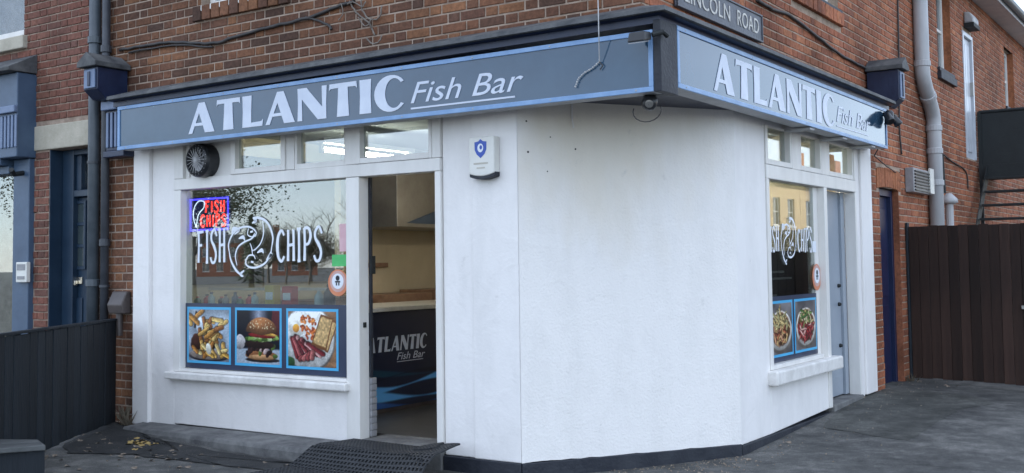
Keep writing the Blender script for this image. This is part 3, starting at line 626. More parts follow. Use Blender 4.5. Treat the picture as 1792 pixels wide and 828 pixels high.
# fluorescent tubes
def tube_lamp(x, y0, y1, z, lab):
    t = thing('strip_light', (x, (y0+y1)/2, z), lab, 'lamp', 'strip lights on the shop ceiling')
    part('tube', MB().tube([(x, y0, z), (x, y1, z)], .022, 10), M['tube_light'], t, smooth=True)
    part('batten', MB().box(x-.05, x+.05, y0-.04, y1+.04, z+.06, z+.10), M['white_plastic'], t)
    for y in (y0, y1): part('end_cap', MB().box(x-.02, x+.02, y-.035, y-.002 if y == y0 else y+.035, z-.03, z+.06), M['white_plastic'], t)
tube_lamp(-3.62, .82, 2.02, 2.5, 'lit fluorescent strip light showing through the transom lights')
tube_lamp(-1.1, 3.2, 4.4, 2.5, 'added second fluorescent strip light, lit, deeper inside the shop')  # second tube is an addition, set deep in the room to stay unseen
# ------------------------------------------------------------------ lettering helpers
def loops_mesh(loops, ext=0.0):
    """fill closed 2D loops (holes by nesting) -> verts, faces in (u, v, w)"""
    cu = bpy.data.curves.new('outline', 'CURVE'); cu.dimensions = '2D'; cu.fill_mode = 'BOTH'; cu.extrude = ext/2
    for lp in loops:
        sp = cu.splines.new('POLY'); sp.points.add(len(lp)-1); sp.use_cyclic_u = True
        for i, (x, y) in enumerate(lp): sp.points[i].co = (x, y, 0, 1)
    o = bpy.data.objects.new('outline', cu); me = bpy.data.meshes.new_from_object(o)
    r = [tuple(v.co) for v in me.vertices], [tuple(p.vertices) for p in me.polygons]
    bpy.data.objects.remove(o); bpy.data.curves.remove(cu); bpy.data.meshes.remove(me); return r
def text_mesh(body, shear=0, ext=0.0, bold=0, space=1.0):
    cu = bpy.data.curves.new('text', 'FONT'); cu.body = body; cu.shear = shear; cu.extrude = ext/2; cu.offset = bold; cu.space_character = space; cu.resolution_u = 4
    o = bpy.data.objects.new('text', cu); me = bpy.data.meshes.new_from_object(o)
    r = [tuple(v.co) for v in me.vertices], [tuple(p.vertices) for p in me.polygons]
    bpy.data.objects.remove(o); bpy.data.curves.remove(cu); bpy.data.meshes.remove(me); return r
def fit(vf, fr, u0, u1, z0, z1, d, mb=None):
    """stretch flat lettering into a rectangle of the facade frame"""
    vs, fs = vf; xs = [v[0] for v in vs]; ys = [v[1] for v in vs]; zs = [v[2] for v in vs]
    sx = (u1-u0)/(max(xs)-min(xs)); sy = (z1-z0)/(max(ys)-min(ys)); mb = mb or MB(); zm = min(zs)
    return mb.add([fr.p(u0+(v[0]-min(xs))*sx, z0+(v[1]-min(ys))*sy, d+v[2]-zm) for v in vs], fs)
def letters(mb, fr, name, m, parent):
    """split lettering into one object per letter (pieces that stack on each other, like an i and its dot, stay together)"""
    pa = list(range(len(mb.v)))
    def fd_(i):
        while pa[i] != i: pa[i] = pa[pa[i]]; i = pa[i]
        return i
    for f in mb.f:
        for i in f[1:]: pa[fd_(i)] = fd_(f[0])
    isl = {}
    for f in mb.f: isl.setdefault(fd_(f[0]), []).append(f)
    U = lambda fs: [Vector(mb.v[i]).dot(fr.t) for f in fs for i in f]
    gs = []
    for fs in sorted(isl.values(), key=lambda q: min(U(q))):
        a, b = min(U(fs)), max(U(fs))
        if gs and gs[-1][2]-a > .45*min(b-a, gs[-1][2]-gs[-1][1]): gs[-1][0].extend(fs); gs[-1][2] = max(b, gs[-1][2])
        else: gs.append([list(fs), a, b])
    for fs, a, b in gs:
        ix = sorted({i for f in fs for i in f}); mp_ = {j: k for k, j in enumerate(ix)}
        part(name, MB().add([mb.v[i] for i in ix], [tuple(mp_[i] for i in f) for f in fs]), m, parent)
def ell(cx, cy, rx, ry, a0, a1, n=22): return [(cx+rx*cos(radians(a0+(a1-a0)*i/n)), cy+ry*sin(radians(a0+(a1-a0)*i/n))) for i in range(n+1)]
GL = {  # flared display capitals, cap height 1
 'A': (.90, [[(0,0),(.13,0),(.215,.24),(.50,.24),(.575,0),(.90,0),(.56,1),(.36,1)], [(.25,.335),(.47,.335),(.37,.66)]]),
 'T': (.76, [[(0,1),(.76,1),(.775,.80),(.73,.855),(.515,.865),(.525,.5),(.55,0),(.21,0),(.235,.5),(.245,.865),(.03,.855),(-.015,.80)]]),
 'L': (.66, [[(0,1),(.30,1),(.285,.5),(.285,.135),(.60,.15),(.66,.21),(.64,0),(0,0),(.015,.5)]]),
 'N': (.86, [[(0,1),(.27,1),(.73,.36),(.72,1),(.86,1),(.845,.5),(.85,0),(.60,0),(.13,.66),(.14,0),(0,0),(.015,.5)]]),
 'I': (.32, [[(0,1),(.32,1),(.305,.5),(.32,0),(0,0),(.015,.5)]]),
 'C': (.78, [ell(.44,.5,.44,.53,38,322)+ell(.53,.5,.24,.43,318,42)])}
def word(txt, gap=.085):
    u = 0; out = []
    for ch in txt:
        w_, lp = GL[ch]; out.append((ch, u, lp)); u += w_+gap
    return out, u-gap
def ribbon(mb, fr, pts, w0, d, th=.0, closed=False, sub=8, n_max=200):
    """stroke of changing width through pts (u, z) ; w0 one width or a list"""
    ws = w0 if isinstance(w0, (list, tuple)) else [w0]*len(pts)
    P, Wd = [], []
    for i in range(len(pts)-1):
        p0, p1, p2, p3 = (Vector(pts[max(i-1,0)]), Vector(pts[i]), Vector(pts[i+1]), Vector(pts[min(i+2,len(pts)-1)]))
        for k in range(sub):
            t = k/sub; P.append(.5*((2*p1)+(p2-p0)*t+(2*p0-5*p1+4*p2-p3)*t*t+(3*p1-p0-3*p2+p3)*t**3)); Wd.append(ws[i]+(ws[i+1]-ws[i])*t)
    P.append(Vector(pts[-1])); Wd.append(ws[-1]); o = len(mb.v); n = len(P)
    for i, p in enumerate(P):
        tg = (P[min(i+1,n-1)]-P[max(i-1,0)]); tg = tg.normalized() if tg.length > 1e-9 else Vector((1,0)); nn = Vector((-tg.y, tg.x))
        for s in (1, -1): q = p+nn*s*Wd[i]/2; mb.v.append(tuple(fr.p(q.x, q.y, d)))
    for i in range(n-1): mb.f.append((o+2*i, o+2*i+1, o+2*i+3, o+2*i+2))
    return mb
def strokes(fr, u0, u1, z0, z1, d, strk, w, mb=None):
    mb = mb or MB()
    for k, s in enumerate(strk):
        pts, ww_ = s if isinstance(s, tuple) else (s, 1.0)
        wl = [w*x for x in ww_] if isinstance(ww_, list) else w*ww_
        sub = 1 if len(pts) == 2 else 8
        ribbon(mb, fr, [(u0+p[0]*(u1-u0), z0+p[1]*(z1-z0)) for p in pts], wl, d+.0004*k, sub=sub)
    return mb
ST = {  # brush letters in a unit box
 'F': [([(.2,0),(.25,.5),(.22,1)], [1.2,1,1.1]), [(.0,.97),(.9,1.0)], [(.25,.55),(.7,.57)]],
 'I': [([(.5,0),(.5,.5),(.48,1)], [1.2,1,1.1]), [(.1,.98),(.9,1.0)], [(.2,.0),(.8,.01)]],
 'S': [([(.92,.80),(.62,1.0),(.25,.88),(.22,.68),(.58,.48),(.82,.26),(.66,.03),(.3,.0),(.08,.16)], [.8,1,1,1,1.3,1,1,1,.9])],
 'H': [([(.18,0),(.2,.5),(.2,1)], [1.2,1,1.1]), ([(.8,0),(.8,.5),(.78,1)], [1.2,1,1.1]), [(.2,.5),(.8,.53)]],
 'C': [([(.88,.84),(.62,1.0),(.26,.84),(.14,.5),(.26,.14),(.6,.0),(.9,.16)], [.9,1,1.2,1.4,1.2,1,.9])],
 'P': [([(.2,0),(.24,.5),(.2,1)], [1.2,1,1.1]), ([(.2,.99),(.66,.98),(.86,.76),(.64,.53),(.24,.50)], [1,1,1.2,1,.9])]}
def brush_word(fr, txt, u0, u1, z0, z1, d, w, fan=0, parent=None, m=None, name='letter'):
    n = len(txt); wt = [.55 if c == 'I' else 1 for c in txt]; tot = sum(wt); u = u0
    for i, c in enumerate(txt):
        cw = (u1-u0)*wt[i]/tot; lift = fan*(i/(n-1)-.5)
        part(name, strokes(fr, u+cw*.06, u+cw*.94, z0+lift*.0, z1+lift, d, ST[c], w), m, parent); u += cw

# ------------------------------------------------------------------ fascia signs
def fascia(name, fr, u0, u1, z0, z1, word_u, word_z, bar_u, bar_z, label):
    s = thing(name, fr.p((u0+u1)/2, z0, .18), label, 'sign')
    part('tray', fr.box(MB(), u0+.004, u1-.004, z0+.004, z1-.004, .101, .243), M['pipe_grey'], s, bevel=.004)
    part('panel', fr.box(MB(), u0+.03, u1-.03, z0+.03, z1-.03, .2435, .247), M['sign_panel'], s)
    e = .032
    for q in ((u0, u1, z1-e, z1), (u0, u1, z0, z0+e), (u0, u0+e, z0+e, z1-e), (u1-e, u1, z0+e, z1-e)): part('frame', fr.box(MB(), *q, .242, .256), M['sign_frame'], s, bevel=.003)
    for i in range(9):
        for zz in (z0+.016, z1-.016): part('screw', MB().lathe([(.006,.256),(.006,.2575),(.003,.2585)], fr.p(u0+.12+(u1-u0-.24)*i/8, zz, 0), fr.n, 8), M['steel'], s)
    ls, tot = word('ATLANTIC'); sx = (word_u[1]-word_u[0])/tot; hz = word_z[1]-word_z[0]
    for ch, u, lp in ls:
        vs, fs = loops_mesh([[(word_u[0]+(u+x)*sx, word_z[0]+y*hz) for x, y in l] for l in lp], .003)
        part('letter', MB().add([fr.p(v[0], v[1], .2485+v[2]+.0015) for v in vs], fs), M['sign_white'], s)
    letters(fit(text_mesh('Fish Bar', .32, .003), fr, *bar_u, *bar_z, .2482), fr, 'script_letter', M['sign_white'], s)
    part('underline', fr.box(MB(), bar_u[0]+.0, bar_u[1]-.07, bar_z[0]-.042, bar_z[0]-.030, .2475, .2505), M['sign_white'], s)
    return s
fs_ = fascia('fascia_sign', FRONT, -5.086, .20, 2.508, 2.896, (-4.137, -1.80), (2.578, 2.832), (-1.735, -.765), (2.612, 2.762), 'long dark grey shop fascia sign over the open shop door and front window')
ss_ = fascia('fascia_sign', SIDE, -.012, 4.85, 2.556, 2.958, (.56, 3.165), (2.612, 2.886), (3.235, 4.27), (2.668, 2.815), 'fascia sign on the side street wall, reflecting pale sky, below the street name plate')
for u in (2.6, 3.5, 4.4): part('bracket', fbox(SIDE, u-.06, u+.06, 2.535, 2.5545, .02, .24), M['pipe_grey'], ss_, bevel=.003)

# ------------------------------------------------------------------ street name plate
z0, z1, u0, u1 = 3.205, 3.435, .47, 2.075
npl = thing('street_name_plate', SIDE.p((u0+u1)/2, z0, 0), 'black cast street name plate with pale capitals on the brick side wall', 'street sign')
part('plate', fbox(SIDE, u0, u1, z0, z1, .004, .03), M['plate_black'], npl, bevel=.012)
e = .018
for q in ((u0+.004, u1-.004, z1-e, z1-.003), (u0+.004, u1-.004, z0+.003, z0+e), (u0+.004, u0+e, z0+e, z1-e), (u1-e, u1-.004, z0+e, z1-e)): part('rim', fbox(SIDE, *q, .0305, .038), M['plate_black'], npl, bevel=.003)
for tx, a, b in (('LINCOLN', .60, 1.40), ('ROAD', 1.545, 1.985)):
    letters(fit(text_mesh(tx, 0, .004, 0, 1.05), SIDE, a, b, 3.262, 3.382, .0305), SIDE, 'letter', M['plate_white'], npl)

# ------------------------------------------------------------------ window vinyl: FISH (two curling fish) CHIPS
def fish_logo(fr, u0, u1, z0, z1, d, parent, m):
    W_ = u1-u0
    S = [  # unit box, traced from the drawing on the glass
     ([(.02,.42),(.0,.55),(.08,.70),(.22,.80),(.42,.83),(.56,.79),(.63,.72),(.60,.66)], [.5,.7,.8,.8,.8,.7,.6,.5]),
     ([(.02,.42),(.06,.28),(.18,.12),(.34,.02)], [.6,.9,1.1,.5]), ([(.34,.02),(.28,.06),(.36,.12)], [.6,1.4,.4]),
     ([(.20,.20),(.16,.36),(.22,.50),(.36,.58),(.52,.63),(.62,.70)], [.3,.7,.7,.7,.6,.5]),
     ([(.08,.72),(.12,.80),(.24,.78),(.14,.71)], [.5,1.8,1.3,.4]),
     ([(.46,.80),(.44,.70),(.54,.66),(.60,.72)], [.4,.5,.5,.4]), ([(.50,.74),(.56,.75)], .8),
     ([(.24,.64),(.34,.66),(.38,.60)], [.4,1.6,.3]),
     ([(.98,.50),(1.0,.64),(.94,.80),(.84,.91),(.70,.96),(.56,.97)], [.5,.9,1.0,1.0,1.1,.5]), ([(.56,.97),(.62,.92),(.54,.88)], [.5,1.8,.3]),
     ([(.98,.50),(.95,.38),(.84,.24),(.66,.17),(.50,.17),(.41,.22),(.41,.30)], [.5,.7,.8,.8,.8,.7,.5]),
     ([(.78,.90),(.80,.72),(.74,.56),(.62,.46),(.55,.44)], [.3,.6,.6,.5,.4]),
     ([(.92,.30),(.97,.38),(.86,.28)], [.5,2.0,.5]), ([(.66,.40),(.76,.44),(.80,.39)], [.4,1.6,.3]),
     ([(.41,.30),(.48,.36),(.58,.36),(.62,.30)], [.4,.6,.6,.4]), ([(.52,.26),(.58,.25)], .8), ([(.56,.36),(.54,.48),(.50,.56)], [.4,.6,.3])]
    part('fish_drawing', strokes(fr, u0, u1, z0, z1, d, S, .021), m, parent)
GD = -.048
def UZ(px, py, d=GD): p = onY(px, py, -d); return p.x, p.z
(a, z1), (b, z0) = UZ(344, 404), UZ(396, 459); brush_word(FRONT, 'FISH', a, b, z0, z1, GD, .023, .02, big, M['vinyl_white'])
(a, z1), (b, z0) = UZ(482, 402), UZ(566, 456); brush_word(FRONT, 'CHIPS', a, b, z0, z1, GD, .024, .02, big, M['vinyl_white'])
(a, z1), (b, z0) = UZ(400, 380), UZ(478, 486); fish_logo(FRONT, a, b, z0, z1, GD, big, M['vinyl_white'])
def SZ(px, py, d=GD): p = onX(px, py, d); return p.y, p.z
z0s, z1s = 1.53, 1.73
brush_word(SIDE, 'FISH', 2.24, 2.54, z0s, z1s, GD, .019, .02, sbig, M['vinyl_white'])
brush_word(SIDE, 'CHIPS', 2.98, 3.38, z0s, z1s, GD, .019, .02, sbig, M['vinyl_white'])
fish_logo(SIDE, 2.58, 2.94, z0s-.12, z1s+.10, GD, sbig, M['vinyl_white'])
# dark vinyl band across the foot of each pane
fpart('vinyl_band', FRONT, (-4.526, -2.592, .590, 1.150, GD+.001, GD+.002), M['vinyl_dark'], big)
fpart('vinyl_band', SIDE, (2.192, 3.438, .614, 1.155, GD+.001, GD+.002), M['vinyl_dark'], sbig)

# ------------------------------------------------------------------ printed food posters
rng = np.random.default_rng(5)
def vnoise(U, V, f, seed):
    r = np.random.default_rng(seed); g = r.random((64, 64)); x, y = U*f, V*f; xi, yi = np.floor(x).astype(int), np.floor(y).astype(int); fx, fy = x-xi, y-yi
    fx, fy = fx*fx*(3-2*fx), fy*fy*(3-2*fy); G = lambda i, j: g[i % 64, j % 64]
    return (G(xi,yi)*(1-fx)+G(xi+1,yi)*fx)*(1-fy)+(G(xi,yi+1)*(1-fx)+G(xi+1,yi+1)*fx)*fy
def picture(name, fr, u0, u1, z0, z1, d, paint, parent, n=110, m='print'):
    us = np.linspace(0, 1, n); U, V = np.meshgrid(us, us); C_ = np.clip(paint(U, V), 0, 1); C_ = C_*.84+C_.mean(-1, keepdims=True)*.16
    mb = MB(); mb.v = [tuple(fr.p(u0+(u1-u0)*u, z0+(z1-z0)*v, d)) for v in us for u in us]
    mb.f = [(j*n+i, j*n+i+1, (j+1)*n+i+1, (j+1)*n+i) for j in range(n-1) for i in range(n-1)]
    o = part(name, mb, M[m], parent); at = o.data.color_attributes.new('print', 'FLOAT_COLOR', 'POINT')
    arr = np.ones((n*n, 4), np.float32); arr[:, :3] = (C_.reshape(-1, 3))**2.2; at.data.foreach_set('color', arr.ravel()); return o
def canvas(U, c): return np.ones(U.shape+(3,))*np.array(c)
def blob(C_, U, V, cx, cy, rx, ry, ang, c, soft=.12, nz=.25, seed=1, f=14):
    ca, sa = cos(ang), sin(ang); x, y = (U-cx)*ca+(V-cy)*sa, -(U-cx)*sa+(V-cy)*ca
    r = np.sqrt((x/rx)**2+(y/ry)**2)+(vnoise(U, V, f, seed)-.5)*nz; k = np.clip((1-r)/soft, 0, 1)[..., None]
    sh = (1+.32*(y/ry)+.22*(vnoise(U, V, f, seed+9)-.5))[..., None]
    return C_*(1-k)+np.array(c)*np.clip(sh, .45, 1.4)*k
def stick(C_, U, V, cx, cy, ln, wd, ang, c, seed):
    """one chip / strip: rounded bar, lit along the upper side, browned ends"""
    ca, sa = cos(ang), sin(ang); x, y = (U-cx)*ca+(V-cy)*sa, -(U-cx)*sa+(V-cy)*ca
    dx = np.maximum(abs(x)-ln/2+wd/2, 0); r = np.sqrt(dx**2+y**2)/(wd/2)+(vnoise(U, V, 22, seed)-.5)*.25
    k = np.clip((1-r)/.12, 0, 1)[..., None]; sh = np.clip(1.0+.38*(y/(wd/2))-.25*(abs(x)/(ln/2))**4+.3*(vnoise(U, V, 40, seed+3)-.5), .4, 1.3)[..., None]
    dk = np.clip((1.35-r)/.35, 0, 1)[..., None]*.55
    return (C_*(1-dk*(1-k)))*(1-k)+np.array(c)*sh*k
def p_chips(U, V):
    C_ = canvas(U, (.60,.66,.72)); C_ *= (.7+.5*vnoise(U, V, 5, 3))[..., None]
    C_ = blob(C_, U, V, .5, .10, .54, .12, 0, (.20,.18,.20), seed=4, nz=.05); C_ = blob(C_, U, V, .5, .13, .50, .11, 0, (.56,.50,.46), seed=5, nz=.05)
    C_ = stick(C_, U, V, .17, .80, .34, .05, 1.45, (.22,.18,.17), 6); C_ = blob(C_, U, V, .32, .62, .13, .24, .25, (.74,.78,.82), seed=7, nz=.15)
    C_ = blob(C_, U, V, .22, .36, .19, .17, .3, (.26,.15,.12), seed=8); C_ = blob(C_, U, V, .56, .40, .17, .26, -.3, (.20,.12,.09), seed=9)
    r = np.random.default_rng(3)
    for i in range(30):
        x, y = .58+.28*r.normal()*.7, .60+.22*r.normal()*.8
        if x > .98 or y > .92: continue
        C_ = stick(C_, U, V, x, y, .22+.14*r.random(), .075+.03*r.random(), r.random()*3.1, [(.80,.60,.28),(.72,.48,.20),(.86,.70,.38),(.60,.36,.17)][i % 4], 20+i)
    for i in range(12): C_ = stick(C_, U, V, .12+.8*r.random(), .10+.20*r.random(), .20+.1*r.random(), .08, r.random()*3.1, [(.78,.58,.24),(.70,.44,.18),(.84,.72,.44)][i % 3], 60+i)
    C_ = blob(C_, U, V, .50, .24, .07, .12, .2, (.86,.85,.78), seed=90, nz=.1)
    return C_*(.9+.2*vnoise(U, V, 50, 95))[..., None]
def p_burger(U, V):
    C_ = canvas(U, (.07,.08,.13)); k = np.clip((V-.70)*6, 0, 1)*np.clip(1-abs(U-.52)*4.2, 0, 1); C_ += k[..., None]*np.array((.5,.53,.56))
    C_ = blob(C_, U, V, .95, .80, .14, .40, 0, (.34,.10,.13), seed=8); t = np.clip((.30-V)/.04, 0, 1)[..., None]; C_ = C_*(1-t)+np.array((.60,.65,.70))*t
    C_ = blob(C_, U, V, .08, .40, .13, .15, 0, (.66,.64,.64), seed=10, nz=.08); C_ = blob(C_, U, V, .60, .075, .42, .05, 0, (.16,.15,.16), seed=11, nz=.05)
    C_ = blob(C_, U, V, .58, .155, .38, .095, 0, (.50,.30,.17), seed=12, nz=.04, soft=.06); C_ = blob(C_, U, V, .58, .125, .34, .05, 0, (.70,.50,.32), seed=13, nz=.06)
    r = np.random.default_rng(8)
    for i in range(16): C_ = blob(C_, U, V, .26+.64*i/15, .25+.04*r.normal(), .07, .045, r.random()*2, [(.16,.10,.10),(.22,.13,.12),(.30,.40,.16),(.66,.56,.54)][r.integers(0,4)], seed=100+i, nz=.4)
    C_ = blob(C_, U, V, .54, .36, .36, .085, -.03, (.16,.09,.075), seed=14, nz=.16)
    for i in range(18): C_ = blob(C_, U, V, .22+.72*r.random(), .44+.07*r.random(), .08, .035, r.random()*1.2-.6, [(.34,.48,.18),(.48,.62,.28),(.70,.78,.52),(.24,.36,.13)][i % 4], seed=140+i, nz=.5)
    C_ = blob(C_, U, V, .58, .53, .33, .05, -.06, (.52,.10,.10), seed=15, nz=.12); C_ = blob(C_, U, V, .72, .56, .24, .03, -.1, (.82,.60,.22), seed=16, nz=.2)
    x, y = (U-.58)/.37, (V-.60)/.28; dm = np.clip((1-np.sqrt(x*x+np.maximum(y, 0)**2)-np.maximum(-y*4, 0))/.05, 0, 1)[..., None]
    C_ = C_*(1-dm)+(np.array((.66,.40,.21))*(np.clip(.62+.55*y+.25*np.exp(-((x+.2)**2+(y-.55)**2)*8)-.25*x*x, .3, 1.35))[..., None])*dm
    for i in range(40):
        a, q = r.random()*3.14, r.random()**.5; C_ = blob(C_, U, V, .58+.31*q*cos(a), .66+.18*q*sin(a), .014, .008, r.random()*3, (.86,.76,.58), seed=200+i, nz=.05)
    return C_*(.9+.2*vnoise(U, V, 50, 96))[..., None]
def p_break(U, V):
    C_ = canvas(U, (.62,.44,.30)); C_ *= (.75+.35*vnoise(U*.3, V, 16, 5))[..., None]
    C_ = blob(C_, U, V, .42, .5, .58, .62, 0, (.44,.42,.40), seed=2, nz=.02, soft=.05); C_ = blob(C_, U, V, .42, .51, .55, .59, 0, (.80,.80,.78), seed=2, nz=.02, soft=.05); C_ = blob(C_, U, V, .03, .05, .12, .12, 0, (.18,.30,.17), seed=12)
    C_ = blob(C_, U, V, .18, .74, .19, .23, 0, (.90,.89,.84), seed=31, nz=.2); C_ = blob(C_, U, V, .17, .69, .075, .085, 0, (.90,.58,.18), seed=32, nz=.06)
    r = np.random.default_rng(4)
    for i in range(60):
        a, q = r.random()*6.28, r.random()**.5; C_ = blob(C_, U, V, .44+.16*q*cos(a)-.05*sin(a)*q, .72+.23*q*sin(a), .035, .026, r.random()*3, [(.78,.36,.14),(.86,.48,.20),(.62,.24,.10)][i % 3], seed=300+i, nz=.15)
    for i in range(9): C_ = stick(C_, U, V, .14+.055*i, .36-.10*abs(i/8-.45)+.03*r.normal(), .44, .085, 1.9+.09*i, [(.46,.14,.16),(.62,.30,.30),(.36,.11,.14),(.74,.52,.50)][i % 4], 400+i)
    for i in range(4): C_ = stick(C_, U, V, .30+.07*i, .15+.02*i, .20, .10, .5+.3*i, [(.52,.22,.22),(.64,.34,.32)][i % 2], 430+i)
    for (cx, cy, a_) in ((.80,.60,-.42), (.73,.64,-.30)):
        x, y = (U-cx)*cos(a_)+(V-cy)*sin(a_), -(U-cx)*sin(a_)+(V-cy)*cos(a_); e = np.maximum(abs(x)/(.15-.05*y), abs(y)/.30)+(vnoise(U, V, 20, 77)-.5)*.06
        k = np.clip((1-e)/.03, 0, 1)[..., None]; C_ = C_*(1-k)+np.array((.46,.28,.14))*k; k = np.clip((.88-e)/.08, 0, 1)[..., None]
        C_ = C_*(1-k)+np.array((.80,.64,.40))*(.8+.4*vnoise(U, V, 30, 78))[..., None]*k
    return C_*(.9+.2*vnoise(U, V, 50, 97))[..., None]
def p_bowl(seed, top, cols):
    def f(U, V):
        C_ = canvas(U, (.46,.44,.44)); C_ *= (.6+.6*vnoise(U, V, 5, seed))[..., None]
        C_ = blob(C_, U, V, .5, .30, .47, .30, 0, (.50,.46,.42), seed=seed, nz=.03, soft=.06); C_ = blob(C_, U, V, .5, .46, .49, .40, 0, (.82,.80,.76), seed=seed, nz=.03, soft=.05); C_ = blob(C_, U, V, .5, .49, .44, .36, 0, (.40,.26,.16), seed=seed+1, nz=.06)
        r = np.random.default_rng(seed)
        for i in range(80):
            a, q = r.random()*6.28, r.random()**.55; x, y = .5+.38*q*cos(a), .52+.32*q*sin(a)
            C_ = stick(C_, U, V, x, y, .12+.16*r.random(), .03+.035*r.random(), r.random()*3.1, cols[i % len(cols)] if y < .52 else top[i % len(top)], seed+i)
        return C_
    return f
def poster(fr, u0, u1, z0, z1, paint, label, d=GD+.004):
    t = thing('food_poster', fr.p((u0+u1)/2, z0, d), label, 'poster')
    part('border', fbox(fr, u0, u1, z0, z1, d-.0012, d), M['poster_blue'], t)
    picture('picture', fr, u0+.022, u1-.022, z0+.022, z1-.022, d+.0008, paint, t)
p_noodle = p_bowl(11, [(.82,.70,.44),(.74,.62,.38),(.66,.62,.42)], [(.70,.38,.24),(.78,.62,.38),(.48,.24,.18),(.80,.56,.4)])
p_salad = p_bowl(23, [(.30,.44,.20),(.44,.56,.26),(.80,.66,.42),(.82,.74,.55)], [(.62,.16,.16),(.74,.30,.28),(.52,.12,.16),(.84,.60,.54)])
for (x0, y0), (x1, y1), pf, lb in (((328.5,538),(404.5,641),p_chips,'blue-edged poster of battered fish and chunky chips on the front window'), ((412,538),(493.5,645),p_burger,'blue-edged poster of a tall burger on the front window'), ((501.5,537.5),(593,650),p_break,'blue-edged poster of a fried breakfast with toast on the front window')):
    a, b = UZ(x0, y0), UZ(x1, y1); poster(FRONT, a[0], b[0], .635, 1.118, pf, lb)
poster(SIDE, 2.20, 2.80, .655, 1.118, p_noodle, 'blue-edged poster of a bowl of noodles on the side window'); poster(SIDE, 2.845, 3.415, .655, 1.118, p_salad, 'blue-edged poster of a red and green salad on the side window')

# counter front graphic: waves and wordmark
def p_wave(U, V):
    C_ = canvas(U, (.09,.13,.24)); y = V
    for (lvl, amp, ph, k, c, th) in ((.36,.10,.35,1.3,(.05,.26,.36),.05), (.29,.12,.85,1.5,(.03,.08,.18),.05), (.24,.10,.55,1.7,(.30,.66,.95),.075), (.155,.07,.4,2.1,(.03,.10,.24),.035), (.10,.06,.2,1.8,(.30,.66,.95),.07), (.015,.05,.2,2.0,(.12,.34,.66),.05)):
        f = lvl+amp*np.sin(U*6.28*k+ph*6.28)*.5; t = th*(.6+.4*np.sin(U*6.28*k*1.3+ph*3)); q = np.clip((t-abs(y-f))/.02, 0, 1)[..., None]; C_ = C_*(1-q)+np.array(c)*q
    return C_
def CZ(px, py): p = onX(px, py, XC); return p.y, p.z
picture('wave_print', CF, .76, 4.38, .178, 1.035, .002, p_wave, ctr, 160)
ls, tot = word('ATLANTIC'); a, b = CZ(641, 605)[0], CZ(745, 605)[0]; zl = CZ(690, 614)[1]; hz = CZ(690, 588)[1]-zl
for ch, u, lp in ls:
    vs, fs = loops_mesh([[(a+(u+x+.16*y)*(b-a)/tot, zl+y*hz) for x, y in l] for l in lp], 0.001); part('letter', MB().add([CF.p(v[0], v[1], .0045+v[2]) for v in vs], fs), M['sign_white'], ctr)
a2, b2 = CZ(694, 618)[0], CZ(743, 612)[0]
letters(fit(text_mesh('Fish Bar', .3, .001), CF, a2, b2, zl-.085, zl-.02, .0045), CF, 'script_letter', M['sign_white'], ctr)
part('underline', CF.box(MB(), a2, b2-.03, zl-.105, zl-.099, .004, .0055), M['sign_white'], ctr)

# ------------------------------------------------------------------ LED window sign
LD = -.10
c0, c1 = onY(331, 346, -LD), onY(402, 403, -LD); u0, u1, z0, z1 = c0.x, c1.x, c1.z-.01, c0.z
led = thing('led_sign', FRONT.p((u0+u1)/2, z0, LD), 'glowing red and blue LED sign hanging inside the front window', 'sign')
part('board', fbox(FRONT, u0, u1, z0, z1, LD-.02, LD-.002), M['led_back'], led, bevel=.004)
W_, H_ = u1-u0, z1-z0; k = 0; mb = MB()
for i in range(30):
    for zz in (z0+.022, z1-.022): x = u0+.022+(W_-.044)*i/29; mb.lathe([(.0085,0),(.0085,.004),(.004,.008)], FRONT.p(x, zz, LD), FRONT.n, 6)
for i in range(1, 15):
    for x in (u0+.022, u1-.022): zz = z0+.022+(H_-.044)*i/15; mb.lathe([(.0085,0),(.0085,.004),(.004,.008)], FRONT.p(x, zz, LD), FRONT.n, 6)
part('border_lamps', mb, M['led_blue'], led, kind='stuff')
def dotted(fr, u0, u1, z0, z1, d, txt, m, w, name):
    n = sum(.5 if c == 'I' else 1 for c in txt); u = u0
    for c in txt:
        cw = (u1-u0)*(.5 if c == 'I' else 1)/n; part(name, strokes(fr, u+cw*.1, u+cw*.92, z0, z1, d, ST[c] if c != 'I' else [[(.5,0),(.5,1)]], w), m, led); u += cw
dotted(FRONT, u0+W_*.38, u1-W_*.10, z0+H_*.55, z0+H_*.86, LD+.001, 'FISH', M['led_red'], .017, 'lamp_letter')
dotted(FRONT, u0+W_*.27, u1-W_*.07, z0+H_*.16, z0+H_*.48, LD+.001, 'CHIPS', M['led_red'], .017, 'lamp_letter')
part('fish_lamps', strokes(FRONT, u0+W_*.08, u0+W_*.42, z0+H_*.12, z0+H_*.90, LD+.001, [([(.85,.96),(.5,.98),(.2,.80),(.08,.5),(.18,.22),(.34,.05)], [1,1,1,1,1,1.6]), ([(.9,.9),(.86,.74),(.62,.60),(.44,.46),(.36,.24),(.3,.08)], [1.6,1,1,1,1,1]), ([(.85,.96),(.95,.86)], 1.2)], .011), M['led_white'], led)

